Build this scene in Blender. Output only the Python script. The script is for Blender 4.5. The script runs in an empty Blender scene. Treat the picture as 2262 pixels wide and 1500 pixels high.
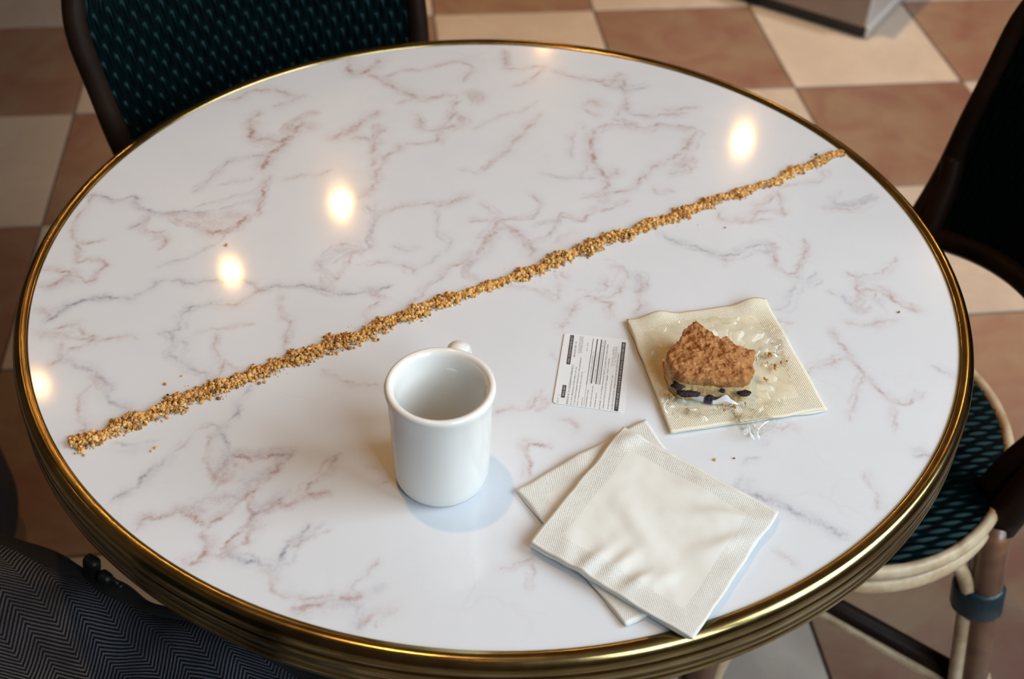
import bpy, bmesh, math, random
import numpy as np
from mathutils import Vector, Matrix, noise

random.seed(7)
SC = bpy.context.scene
COL = SC.collection
PI = math.pi
ZT = 0.74          # table top height
YAW = 0.14105      # the floor tiles and the room are turned by this
TILE = 0.390598

# ------------------------------------------------------------------ camera
cam_d = bpy.data.cameras.new('camera')
cam = bpy.data.objects.new('camera', cam_d)
COL.objects.link(cam)
CAM = Vector((0.01367, -0.77277, 1.35794))
r_ = Vector((0.9993, 0.02516, 0.02771)); u_ = Vector((-0.03743, 0.67171, 0.73989)); f_ = Vector((0.0, 0.74041, -0.67217))
cam.matrix_world = Matrix(((r_.x, u_.x, -f_.x, CAM.x), (r_.y, u_.y, -f_.y, CAM.y), (r_.z, u_.z, -f_.z, CAM.z), (0, 0, 0, 1)))
cam_d.sensor_width = 36.0
cam_d.lens = 36.0 * 2637.64 / 2262
cam_d.clip_start = 0.02
cam_d.dof.use_dof = True
cam_d.dof.focus_distance = 0.86
cam_d.dof.aperture_fstop = 7.0
SC.camera = cam

# ------------------------------------------------------------------ world, light, exposure
SC.view_settings.view_transform = 'Standard'
SC.view_settings.look = 'None'
SC.view_settings.gamma = 1.0
SC.view_settings.use_curve_mapping = False
SC.view_settings.exposure = -0.29
SC.cycles.max_bounces = 10
SC.cycles.sample_clamp_indirect = 8.0
SC.cycles.caustics_reflective = False
SC.cycles.caustics_refractive = False
world = bpy.data.worlds.new('overcast_sky')
SC.world = world
world.use_nodes = True
bg = world.node_tree.nodes['Background']
bg.inputs[0].default_value = (0.79, 0.875, .96, 1)
bg.inputs[1].default_value = 16.5

E1 = Vector((math.cos(YAW), math.sin(YAW), 0)); E2 = Vector((-math.sin(YAW), math.cos(YAW), 0))
ORG = Vector((CAM.x, CAM.y, 0))
OX, OY = 0.40005, 6.78544
def room(u, v, z=0.0):                  # room axes, measured from below the camera
    return ORG + E1 * u + E2 * v + Vector((0, 0, z))
U0, U1 = (-8 + OX) * TILE, (5 + OX) * TILE
V0, V1 = (OY - 11) * TILE, (OY + 5) * TILE
CEIL = 3.65

def portal(name, pos, direction, sx, sy):
    d = bpy.data.lights.new(name, 'AREA'); d.shape = 'RECTANGLE'; d.size = sx; d.size_y = sy
    d.cycles.is_portal = True
    o = bpy.data.objects.new(name, d); COL.objects.link(o)
    o.location = pos; o.rotation_euler = Vector(direction).to_track_quat('-Z', 'Z').to_euler()
WIN1 = (-1.2, 0.75, 1.45, 3.5)        # v range and z range of the opening in the right wall
WIN2 = (0.75, 1.95, 1.45, 3.5)         # u range and z range in the front wall
portal('window_1_daylight', room(U1 + .06, (WIN1[0] + WIN1[1]) / 2, (WIN1[2] + WIN1[3]) / 2), -E1, WIN1[1] - WIN1[0], WIN1[3] - WIN1[2])
portal('window_2_daylight', room((WIN2[0] + WIN2[1]) / 2, V0 - .06, (WIN2[2] + WIN2[3]) / 2), E2, WIN2[1] - WIN2[0], WIN2[3] - WIN2[2])

def lamp(name, x, y, z, power, radius=0.022, col=(1.0, 0.54, 0.19)):
    d = bpy.data.lights.new(name, 'POINT'); d.energy = power; d.color = col; d.shadow_soft_size = radius
    o = bpy.data.objects.new(name, d); COL.objects.link(o); o.location = (x, y, z)
for x, y, z, p in (
        (-0.566, 2.425, 2.45, 8.0), (-0.854, 2.053, 2.45, 5.0), (0.813, 2.900, 2.45, 9.0), (-1.279, 1.535, 2.45, 2.5),
        (-0.27, -0.01, 2.45, 38.0), (1.40, 1.60, 2.45, 9.0), (1.45, 2.35, 2.45, 8.0), (0.10, 3.66, 2.45, 9.0), (-2.2, 0.3, 2.45, 1.5), (-2.2, 2.9, 2.45, 2.0),
        (0.0, -1.15, 2.45, 1.6)):
    lamp('ceiling_lamp', x, y, z, p)

def added_spot(x, y, z, power, half, col):  # added spots that brighten the far floor, cones kept clear of the table
    d = bpy.data.lights.new('added_floor_spot', 'SPOT'); d.energy = power; d.color = col; d.shadow_soft_size = .04
    d.spot_size = math.radians(2 * half); d.spot_blend = .6
    o = bpy.data.objects.new('added_floor_spot', d); COL.objects.link(o); o.location = (x, y, z)
added_spot(0.38, 1.62, 3.55, 480, 23, (1.0, .60, .30))
added_spot(1.45, 1.55, 3.55, 300, 23, (1.0, .93, .84))

# ------------------------------------------------------------------ helpers
def link(name, me, mat=None, parent=None, loc=None):
    o = bpy.data.objects.new(name, me)
    COL.objects.link(o)
    if mat is not None and me is not None and len(me.materials) == 0:
        me.materials.append(mat)
    if parent is not None: o.parent = parent
    if loc is not None: o.location = loc
    return o
def pyd(name, vs, fs, smooth=False, uv=None):
    me = bpy.data.meshes.new(name)
    me.from_pydata(vs, [], fs)
    if uv is not None:
        l = me.uv_layers.new(name='UVMap')
        for lp in me.loops: l.data[lp.index].uv = uv[lp.vertex_index]
    if smooth: me.polygons.foreach_set('use_smooth', [True] * len(me.polygons))
    me.update()
    return me
def bmm(name, bm, smooth=False):
    me = bpy.data.meshes.new(name)
    bmesh.ops.recalc_face_normals(bm, faces=bm.faces)
    bm.to_mesh(me); bm.free()
    if smooth: me.polygons.foreach_set('use_smooth', [True] * len(me.polygons))
    return me
def thing(name, label, cat, loc=(0, 0, 0), rz=0.0, group=None):
    o = bpy.data.objects.new(name, None); COL.objects.link(o)
    o.location = loc; o.rotation_euler = (0, 0, rz); o.empty_display_size = 0.05
    tag(o, label, cat, group); return o
def tag(o, label, cat, group=None):
    o['label'] = label; o['category'] = cat
    if group: o['group'] = group
    return o
def box_bm(bm, c, s, M=None, bev=0.0, seg=2):
    b2 = bmesh.new(); bmesh.ops.create_cube(b2, size=1.0)
    bmesh.ops.scale(b2, vec=s, verts=b2.verts)
    if bev > 0: bmesh.ops.bevel(b2, geom=list(b2.edges), offset=bev, segments=seg, affect='EDGES', profile=0.6)
    bmesh.ops.translate(b2, vec=c, verts=b2.verts)
    if M is not None: b2.transform(M)
    me = bpy.data.meshes.new('t'); b2.to_mesh(me); b2.free(); bm.from_mesh(me); bpy.data.meshes.remove(me)
def lathe(prof, n=96, close=False):
    vs, fs = [], []
    m = len(prof)
    for k in range(n):
        a = 2 * PI * k / n; c, s = math.cos(a), math.sin(a)
        for r, z in prof: vs.append((r * c, r * s, z))
    for k in range(n):
        k2 = (k + 1) % n
        for i in range(m if close else m - 1):
            j = (i + 1) % m
            fs.append((k * m + i, k2 * m + i, k2 * m + j, k * m + j))
    return vs, fs
def catmull(pts, per=8):
    P = [Vector(p) for p in pts]; P = [P[0] * 2 - P[1]] + P + [P[-1] * 2 - P[-2]]
    out = []
    for i in range(1, len(P) - 2):
        for k in range(per):
            t = k / per
            a, b, c, d = P[i - 1], P[i], P[i + 1], P[i + 2]
            out.append(0.5 * ((2 * b) + (c - a) * t + (2 * a - 5 * b + 4 * c - d) * t * t + (3 * b - a - 3 * c + d) * t ** 3))
    out.append(P[-2]); return out
def tube(pts, rad, n=12, sx=1.0, cap=True, closed=False):
    """verts, faces of a round tube along points; rad a number or a list"""
    P = [Vector(p) for p in pts]; m = len(P); vs, fs = [], []
    up = None
    for i in range(m):
        if closed: t = P[(i + 1) % m] - P[i - 1]
        else: t = P[min(i + 1, m - 1)] - P[max(i - 1, 0)]
        t.normalize()
        if up is None: up = t.orthogonal().normalized() if abs(t.z) > .9 else (Vector((0, 0, 1)) - t * t.z).normalized()
        else: up = (up - t * up.dot(t)).normalized()
        sd = t.cross(up)
        r = rad[i] if hasattr(rad, '__len__') else rad
        for k in range(n):
            a = 2 * PI * k / n
            vs.append(tuple(P[i] + up * (r * math.cos(a)) + sd * (r * sx * math.sin(a))))
    for i in range(m if closed else m - 1):
        i2 = (i + 1) % m
        for k in range(n):
            k2 = (k + 1) % n
            fs.append((i * n + k, i * n + k2, i2 * n + k2, i2 * n + k))
    if cap and not closed:
        fs.append(tuple(range(n - 1, -1, -1))); fs.append(tuple((m - 1) * n + k for k in range(n)))
    return vs, fs
def tube_me(name, *a, **k):
    return pyd(name, *tube(*a, **k), smooth=True)

# ------------------------------------------------------------------ materials
def mat(name, col=(.5, .5, .5), rough=.5, metal=0.0, spec=.5, coat=0.0, coat_r=.05):
    m = bpy.data.materials.new(name); m.use_nodes = True
    b = m.node_tree.nodes['Principled BSDF']
    b.inputs['Base Color'].default_value = (*col, 1); b.inputs['Roughness'].default_value = rough
    b.inputs['Metallic'].default_value = metal; b.inputs['Specular IOR Level'].default_value = spec
    b.inputs['Coat Weight'].default_value = coat; b.inputs['Coat Roughness'].default_value = coat_r
    return m
class G:
    """short node-graph writer"""
    def __init__(s, m): s.nt = m.node_tree; s.b = s.nt.nodes['Principled BSDF']
    def n(s, t, **kw):
        x = s.nt.nodes.new(t)
        for k, v in kw.items(): setattr(x, k, v)
        return x
    def L(s, a, b): s.nt.links.new(a, b)
    def val(s, sock, v):
        if hasattr(v, 'node'): s.L(v, sock)
        else: sock.default_value = v
    def math(s, op, a, b=0.0, c=None, clamp=False):
        x = s.n('ShaderNodeMath', operation=op, use_clamp=clamp)
        s.val(x.inputs[0], a); s.val(x.inputs[1], b)
        if c is not None: s.val(x.inputs[2], c)
        return x.outputs[0]
    def noise(s, vec, scale, det=3, rough=.5, dist=0.0, out=0):
        x = s.n('ShaderNodeTexNoise'); x.inputs['Scale'].default_value = scale; x.inputs['Detail'].default_value = det
        x.inputs['Roughness'].default_value = rough; x.inputs['Distortion'].default_value = dist
        if vec is not None: s.L(vec, x.inputs['Vector'])
        return x.outputs[out]
    def ramp(s, f, stops, interp='LINEAR'):
        x = s.n('ShaderNodeValToRGB'); x.color_ramp.interpolation = interp
        e = x.color_ramp.elements
        while len(e) < len(stops): e.new(.5)
        for k, (p, c) in enumerate(stops):
            e[k].position = p; e[k].color = (*c, 1) if len(c) == 3 else c
        s.L(f, x.inputs[0]); return x.outputs[0]
    def mix(s, f, a, b):
        x = s.n('ShaderNodeMix', data_type='RGBA')
        s.val(x.inputs[0], f)
        for sk, v in ((x.inputs[6], a), (x.inputs[7], b)):
            if hasattr(v, 'node'): s.L(v, sk)
            else: sk.default_value = (*v, 1)
        return x.outputs[2]
    def bump(s, h, dist, strength=1.0):
        x = s.n('ShaderNodeBump'); x.inputs['Distance'].default_value = dist; x.inputs['Strength'].default_value = strength
        s.L(h, x.inputs['Height']); s.L(x.outputs[0], s.b.inputs['Normal']); return x
    def obj(s): return s.n('ShaderNodeTexCoord').outputs['Object']
    def uv(s): return s.n('ShaderNodeTexCoord').outputs['UV']
    def attr(s, name): return s.n('ShaderNodeAttribute', attribute_name=name)

def m_simple_noise(name, c1, c2, scale, rough=.5, bump=0.0, bscale=None, metal=0.0, coat=0.0, spec=.5):
    m = mat(name, c1, rough, metal, spec, coat); g = G(m); v = g.obj()
    f = g.noise(v, scale, 5, .6); g.L(g.ramp(f, [(.32, c1), (.68, c2)]), g.b.inputs['Base Color'])
    if bump: g.bump(g.noise(v, bscale or scale * 4, 4), bump)
    return m

def tile_mat(name, base, blot, rough):
    m = mat(name, base, rough); g = G(m)
    v = g.n('ShaderNodeTexCoord').outputs['Object']
    rnd = g.n('ShaderNodeObjectInfo').outputs['Random']
    off = g.n('ShaderNodeCombineXYZ'); g.L(g.math('MULTIPLY', rnd, 37.0), off.inputs[0]); g.L(g.math('MULTIPLY', rnd, 11.0), off.inputs[1])
    va = g.n('ShaderNodeVectorMath', operation='ADD'); g.L(v, va.inputs[0]); g.L(off.outputs[0], va.inputs[1])
    f1 = g.noise(va.outputs[0], 7, 6, .65, .6); f2 = g.noise(va.outputs[0], 38, 4, .6)
    c = g.mix(g.math('MULTIPLY', g.ramp(f1, [(.40, (0, 0, 0)), (.66, (1, 1, 1))]), .9), base, blot)
    c = g.mix(g.math('MULTIPLY', g.ramp(f2, [(.45, (0, 0, 0)), (.7, (1, 1, 1))]), .22), c, tuple(x * .72 for x in base))
    hs = g.n('ShaderNodeHueSaturation'); g.L(c, hs.inputs['Color']); g.L(g.math('MULTIPLY_ADD', rnd, .2, .9), hs.inputs['Value'])
    g.L(hs.outputs[0], g.b.inputs['Base Color'])
    g.bump(f2, .0006, .5)
    return m
M = {}
M['tile_cream'] = tile_mat('cream_tile', (.385, .355, .32), (.335, .305, .275), .38)
M['tile_tan'] = tile_mat('terracotta_tile', (.200, .145, .103), (.165, .080, .066), .38)
M['grout'] = m_simple_noise('grout', (.045, .038, .035), (.09, .075, .065), 30, .9)
M['wall'] = m_simple_noise('wall_paint', (.075, .05, .034), (.095, .062, .042), 3, .75, .0004, 60)
M['ceiling'] = m_simple_noise('ceiling_paint', (.11, .09, .07), (.13, .105, .085), 3, .85)
M['frame'] = mat('window_frame_paint', (.05, .04, .035), .4)
M['brass'] = mat('brass', (.56, .40, .165), .17, 1.0)
g = G(M['brass']); v = g.obj(); f = g.noise(v, 26, 4, .6)
g.L(g.ramp(f, [(.3, (.27, .20, .08)), (.7, (.45, .345, .15))]), g.b.inputs['Base Color'])
g.L(g.math('MULTIPLY_ADD', g.noise(v, 55, 3), .14, .12), g.b.inputs['Roughness'])
g.bump(g.noise(v, 300, 2), .00002, .4)
M['iron'] = m_simple_noise('cast_iron', (.012, .012, .013), (.03, .028, .027), 20, .5, .0004, 120)
M['under'] = m_simple_noise('plywood_underside', (.10, .065, .04), (.16, .10, .06), 12, .7)

# marble laminate: the veins are colour in the laminate, carried per vertex
m = mat('marble_laminate', (.72, .70, .72), .22, spec=.12, coat=.85, coat_r=.068); M['marble'] = m; g = G(m)
v = g.obj()
ap = g.attr('pink_vein').outputs['Fac']; ag = g.attr('grey_vein').outputs['Fac']
brk = g.ramp(g.noise(v, 260, 4, .7), [(.30, (.35, .35, .35)), (.62, (1.1, 1.1, 1.1))])
brk2 = g.ramp(g.noise(v, 60, 5, .65), [(.30, (.45, .45, .45)), (.60, (1, 1, 1))])
k = g.math('MULTIPLY', brk, brk2)
cloud = g.noise(v, 9, 5, .6, .8)
base = g.mix(g.ramp(cloud, [(.4, (0, 0, 0)), (.75, (1, 1, 1))]), (.665, .70, .745), (.632, .668, .715))
# faint secondary veining
w = g.n('ShaderNodeTexVoronoi', feature='DISTANCE_TO_EDGE'); w.inputs['Scale'].default_value = 13
va = g.n('ShaderNodeVectorMath', operation='MULTIPLY_ADD'); g.L(g.noise(v, 14, 4, .6, 0, 1), va.inputs[0]); va.inputs[1].default_value = (.09, .09, .0); g.L(v, va.inputs[2])
g.L(va.outputs[0], w.inputs['Vector'])
fine = g.math('MULTIPLY', g.ramp(w.outputs['Distance'], [(0.0, (1, 1, 1)), (.035, (0, 0, 0))]), g.ramp(g.noise(v, 11, 4), [(.52, (0, 0, 0)), (.72, (.16, .16, .16))]))
c = g.mix(fine, base, (.50, .45, .46))
c = g.mix(g.math('MULTIPLY', ag, g.math('MULTIPLY', k, 1.75), clamp=True), c, (.33, .325, .395))
c = g.mix(g.math('MULTIPLY', ap, g.math('MULTIPLY', k, 1.75), clamp=True), c, (.42, .295, .285))
g.L(c, g.b.inputs['Base Color'])

M['china'] = mat('white_china', (.75, .745, .715), .12, coat=.3, coat_r=.04)
def paper(name, c1, c2, emboss):
    m = mat(name, c1, .85, spec=.2); g = G(m)
    uv = g.uv(); v = g.obj()
    g.L(g.ramp(g.noise(v, 40, 3), [(.3, c1), (.7, c2)]), g.b.inputs['Base Color'])
    fib = g.noise(v, 700, 3, .6)
    if emboss:
        sp = g.n('ShaderNodeSeparateXYZ'); g.L(uv, sp.inputs[0])
        x, y = sp.outputs[0], sp.outputs[1]
        ex = g.math('MINIMUM', x, g.math('SUBTRACT', 1, x)); ey = g.math('MINIMUM', y, g.math('SUBTRACT', 1, y))
        e = g.math('MINIMUM', ex, ey)
        band = g.math('MULTIPLY', g.math('GREATER_THAN', e, .018), g.math('LESS_THAN', e, .125))
        dots = g.math('MULTIPLY', g.math('SINE', g.math('MULTIPLY', x, 420)), g.math('SINE', g.math('MULTIPLY', y, 420)))
        ln = g.math('ADD', g.math('LESS_THAN', g.math('ABSOLUTE', g.math('SUBTRACT', e, .128)), .003), g.math('LESS_THAN', g.math('ABSOLUTE', g.math('SUBTRACT', e, .085)), .0025))
        h = g.math('ADD', g.math('MULTIPLY', g.math('MULTIPLY', band, dots), .45), g.math('SUBTRACT', g.math('MULTIPLY', fib, .25), ln))
        g.bump(h, .0006, .7)
    else: g.bump(fib, .0003, .5)
    return m
M['napkin'] = paper('cream_paper', (.665, .675, .635), (.69, .70, .665), True)
M['greasy'] = paper('greasy_paper', (.69, .64, .48), (.71, .685, .58), True)
M['card'] = mat('label_paper', (.70, .735, .76), .5)
M['ink'] = mat('black_print', (.045, .045, .05), .6)
M['grey_ink'] = mat('grey_print', (.42, .43, .45), .6)
M['text_ink'] = mat('faded_black_print', (.13, .13, .135), .6)
m = mat('crumb', (.6, .4, .2), .8, spec=.2); M['crumb'] = m; g = G(m)
g.L(g.attr('tint').outputs['Color'], g.b.inputs['Base Color'])
m = mat('baked_topping', (.5, .3, .15), .85, spec=.2); M['topping'] = m; g = G(m); v = g.obj()
f = g.noise(v, 150, 6, .7); f2 = g.noise(v, 420, 4, .6)
c = g.ramp(f, [(.28, (.19, .066, .018)), (.45, (.38, .165, .055)), (.60, (.50, .245, .095)), (.75, (.60, .35, .165))])
c = g.mix(g.math('MULTIPLY', g.ramp(f2, [(.5, (0, 0, 0)), (.72, (1, 1, 1))]), .45), c, (.22, .08, .025))
g.L(c, g.b.inputs['Base Color']); g.bump(g.math('ADD', f, g.math('MULTIPLY', f2, .5)), .0022, 1.0)
m = mat('cake_crumb', (.5, .38, .14), .85, spec=.2); M['cake'] = m; g = G(m); v = g.obj()
f = g.noise(v, 220, 5, .7); f3 = g.noise(v, 60, 3, .5)
c = g.ramp(f, [(.3, (.32, .19, .07)), (.5, (.58, .40, .185)), (.7, (.70, .52, .29))])
c = g.mix(g.math('MULTIPLY', g.ramp(f3, [(.58, (0, 0, 0)), (.66, (1, 1, 1))]), .7), c, (.16, .12, .09))
g.L(c, g.b.inputs['Base Color']); g.bump(f, .0018, 1.0)
M['berry'] = m_simple_noise('blueberry', (.010, .007, .009), (.035, .020, .024), 160, .6, .0012, 300, spec=.25)
m = mat('torn_label_print', (1, 1, 1), .35); M['sticker'] = m; g = G(m); g.L(g.attr('tint').outputs['Color'], g.b.inputs['Base Color'])
# clear film
m = bpy.data.materials.new('clear_film'); m.use_nodes = True; M['film'] = m
nt = m.node_tree; nt.nodes.clear()
out = nt.nodes.new('ShaderNodeOutputMaterial'); mx = nt.nodes.new('ShaderNodeMixShader'); tr = nt.nodes.new('ShaderNodeBsdfTransparent'); gl = nt.nodes.new('ShaderNodeBsdfGlossy'); lw = nt.nodes.new('ShaderNodeFresnel')
tr.inputs[0].default_value = (1.0, .998, .98, 1); gl.inputs['Roughness'].default_value = .16; lw.inputs[0].default_value = 1.5
mm_ = nt.nodes.new('ShaderNodeMath'); mm_.operation = 'MULTIPLY_ADD'; mm_.inputs[1].default_value = .7; mm_.inputs[2].default_value = .004
mn_ = nt.nodes.new('ShaderNodeMath'); mn_.operation = 'MINIMUM'; mn_.inputs[1].default_value = .17
nt.links.new(lw.outputs[0], mm_.inputs[0]); nt.links.new(mm_.outputs[0], mn_.inputs[0]); nt.links.new(mn_.outputs[0], mx.inputs[0]); nt.links.new(tr.outputs[0], mx.inputs[1]); nt.links.new(gl.outputs[0], mx.inputs[2]); nt.links.new(mx.outputs[0], out.inputs[0])
# window glass
m = m.copy(); m.name = 'window_glass'; M['glass'] = m
for n_ in m.node_tree.nodes:
    if n_.type == 'BSDF_GLOSSY': n_.inputs['Roughness'].default_value = .02
    if n_.type == 'BSDF_TRANSPARENT': n_.inputs[0].default_value = (.95, .97, .97, 1)
# chairs
m = mat('lacquered_rattan_pole', (.17, .075, .035), .32, coat=.3, coat_r=.15); M['pole'] = m; g = G(m); v = g.obj()
f = g.noise(v, 16, 5, .6, .5); g.L(g.ramp(f, [(.3, (.06, .025, .014)), (.55, (.15, .068, .035)), (.75, (.25, .13, .068))]), g.b.inputs['Base Color']); g.bump(f, .001, .4)
m = mat('dark_pole', (.03, .018, .012), .45, spec=.10); M['dark_pole'] = m; g = G(m); v = g.obj()
f = g.noise(v, 16, 4); g.L(g.ramp(f, [(.3, (.006, .004, .003)), (.7, (.022, .011, .007))]), g.b.inputs['Base Color'])
m = mat('pale_rattan', (.55, .41, .25), .4); M['rattan'] = m; g = G(m); v = g.obj()
f = g.noise(v, 35, 5, .65); g.L(g.ramp(f, [(.3, (.34, .22, .12)), (.5, (.52, .38, .23)), (.72, (.66, .53, .37))]), g.b.inputs['Base Color']); g.bump(f, .0008, .4)
M['binding'] = m_simple_noise('teal_binding', (.004, .017, .023), (.010, .030, .039), 60, .4)
m = mat('green_weave', (.002, .010, .011), .32, spec=.095); m.node_tree.nodes['Principled BSDF'].inputs['Specular Tint'].default_value = (.40, .85, .9, 1); M['weave'] = m; g = G(m); v = g.obj()
f = g.noise(v, 45, 3); g.L(g.ramp(f, [(.3, (.0007, .0022, .003)), (.7, (.0010, .0045, .0052))]), g.b.inputs['Base Color'])
# coat
m = mat('herringbone_wool', (.08, .08, .085), .9, spec=.15); M['wool'] = m; g = G(m)
sp = g.n('ShaderNodeSeparateXYZ')
va = g.n('ShaderNodeVectorMath', operation='MULTIPLY_ADD'); g.L(g.noise(g.uv(), 60, 3, .6, 0, 1), va.inputs[0]); va.inputs[1].default_value = (.0016, .0016, 0); g.L(g.uv(), va.inputs[2]); g.L(va.outputs[0], sp.inputs[0])
W = .021
tri = g.math('PINGPONG', sp.outputs[1], W)
st = g.math('SINE', g.math('MULTIPLY', g.math('ADD', sp.outputs[0], g.math('MULTIPLY', tri, 1.15)), 2 * PI / .0051))
fz = g.noise(g.uv(), 900, 3, .7)
st = g.math('ADD', g.math('MULTIPLY_ADD', st, .5, .5), g.math('MULTIPLY', g.math('SUBTRACT', fz, .5), 1.2), clamp=True)
bl = g.ramp(g.noise(g.uv(), 14, 3), [(.35, (.35, .35, .35)), (.65, (1, 1, 1))])
c = g.mix(g.math('MULTIPLY', g.ramp(st, [(.35, (0, 0, 0)), (.75, (1, 1, 1))]), bl), (.009, .011, .017), (.145, .155, .185))
g.L(c, g.b.inputs['Base Color']); g.bump(st, .0006, .6)
M['lining'] = m_simple_noise('black_lining', (.003, .003, .004), (.006, .006, .007), 60, .9, .0003, 300)
M['leather'] = m_simple_noise('black_leather', (.006, .006, .007), (.016, .015, .016), 40, .42, .0003, 400)
M['navy'] = m_simple_noise('navy_canvas', (.012, .018, .030), (.022, .030, .045), 40, .85, .0004, 500)
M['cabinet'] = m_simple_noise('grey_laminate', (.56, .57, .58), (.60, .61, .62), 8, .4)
M['taupe'] = m_simple_noise('taupe_reflection_tone', (.20, .155, .13), (.24, .19, .16), 8, .35)  # brown tone stands for floor reflected in the grey cabinet's front
M['plinth'] = mat('black_plinth', (.008, .009, .012), .35)
M['steel'] = mat('steel_edge', (.55, .6, .64), .3, 1.0)

# ------------------------------------------------------------------ floor and room
def structure(name, me, m, parent=None):
    o = link(name, me, m, parent)
    if parent is None: o['kind'] = 'structure'
    return o
def slab(u0, u1, v0, v1, z0, z1):
    bm = bmesh.new()
    vs = [bm.verts.new(room(u, v, z)) for z in (z0, z1) for u, v in ((u0, v0), (u1, v0), (u1, v1), (u0, v1))]
    for f in ((3, 2, 1, 0), (4, 5, 6, 7), (0, 1, 5, 4), (1, 2, 6, 5), (2, 3, 7, 6), (3, 0, 4, 7)): bm.faces.new([vs[i] for i in f])
    return bm
floor = structure('floor', bmm('floor', slab(U0, U1, V0, V1, -.12, -.0035)), M['grout'])
def tile_me(name, m):
    bm = bmesh.new(); s = TILE - .0042
    box_bm(bm, (0, 0, -.004), (s, s, .008), bev=.0013, seg=1)
    me = bmm(name, bm); me.materials.append(m); return me
TM = (tile_me('cream_tile', M['tile_cream']), tile_me('terracotta_tile', M['tile_tan']))
for c_ in range(-8, 5):
    for r0 in range(-5, 11):
        o = link('tile', TM[(c_ + r0) % 2], None, floor)
        p = room((c_ + .5 + OX) * TILE, (OY - r0 - .5) * TILE)
        o.location = (p.x + random.uniform(-.0005, .0005), p.y + random.uniform(-.0005, .0005), random.uniform(-.0004, .0003))
        o.rotation_euler = (0, 0, YAW + random.choice((0, PI / 2, PI, 1.5 * PI)))
structure('ceiling', bmm('ceiling', slab(U0 - .1, U1 + .1, V0 - .1, V1 + .1, CEIL, CEIL + .1)), M['ceiling'])
structure('wall_left', bmm('wall_left', slab(U0 - .1, U0, V0 - .1, V1 + .1, -.12, CEIL)), M['wall'])
structure('wall_back', bmm('wall_back', slab(U0, U1, V1, V1 + .1, -.12, CEIL)), M['wall'])
def pierced(name, along_u, a0, a1, win, t0, t1):
    bm = bmesh.new()
    for (p, q, z0, z1) in ((a0, win[0], -.12, CEIL), (win[1], a1, -.12, CEIL), (win[0], win[1], -.12, win[2]), (win[0], win[1], win[3], CEIL)):
        b2 = slab(p, q, t0, t1, z0, z1) if along_u else slab(t0, t1, p, q, z0, z1)
        me = bpy.data.meshes.new('t'); b2.to_mesh(me); b2.free(); bm.from_mesh(me)
    structure(name, bmm(name, bm), M['wall'])
pierced('wall_right', False, V0 - .1, V1 + .1, WIN1, U1, U1 + .1)
pierced('wall_front', True, U0, U1, WIN2, V0 - .1, V0)
def window(name, along_u, win, t):
    bm = bmesh.new()
    a0, a1, z0, z1 = win; w = .05
    bars = [(a0, a0 + w, z0, z1), (a1 - w, a1, z0, z1), (a0 + w, a1 - w, z0, z0 + w), (a0 + w, a1 - w, z1 - w, z1), ((a0 + a1) / 2 - w / 2, (a0 + a1) / 2 + w / 2, z0 + w, z1 - w)]
    for p, q, y0, y1 in bars:
        b2 = slab(p, q, t - .02, t + .02, y0, y1) if along_u else slab(t - .02, t + .02, p, q, y0, y1)
        me = bpy.data.meshes.new('t'); b2.to_mesh(me); b2.free(); bm.from_mesh(me)
    o = structure(name, bmm(name, bm), M['frame'])
    for p, q in ((a0 + w, (a0 + a1) / 2 - w / 2), ((a0 + a1) / 2 + w / 2, a1 - w)):
        b2 = slab(p, q, t - .003, t + .003, z0 + w, z1 - w) if along_u else slab(t - .003, t + .003, p, q, z0 + w, z1 - w)
        link('pane', bmm('pane', b2), M['glass'], o)
window('window_1', False, WIN1, U1 + .03)
window('window_2', True, WIN2, V0 - .03)

# ------------------------------------------------------------------ cabinet at the top of the picture
cdir = math.atan2(2.01161 - 1.82925, 0.53869 - 0.82282)       # along its dark-footed face
cab = thing('cabinet', 'grey cabinet corner standing on the floor tiles beyond the table, with a black plinth', 'cabinet', (.82282, 1.82925, 0), cdir)
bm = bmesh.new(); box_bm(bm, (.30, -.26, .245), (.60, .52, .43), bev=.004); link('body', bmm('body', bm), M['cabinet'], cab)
panel_bm = bmesh.new(); box_bm(panel_bm, (.302, .002, .245), (.594, .008, .426), bev=.002)  # added sheet: reflected floor and shade put into its colour
bm = bmesh.new(); box_bm(bm, (.303, -.263, .0155), (.592, .512, .029)); link('front_reflection', bmm('front_reflection', panel_bm), M['taupe'], cab)
link('plinth', bmm('plinth', bm), M['plinth'], cab)
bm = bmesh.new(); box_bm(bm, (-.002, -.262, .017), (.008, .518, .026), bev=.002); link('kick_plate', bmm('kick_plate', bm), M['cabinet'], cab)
bm = bmesh.new(); box_bm(bm, (.30, -.26, .472), (.63, .55, .024), bev=.006); link('top', bmm('top', bm), M['cabinet'], cab)

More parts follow.
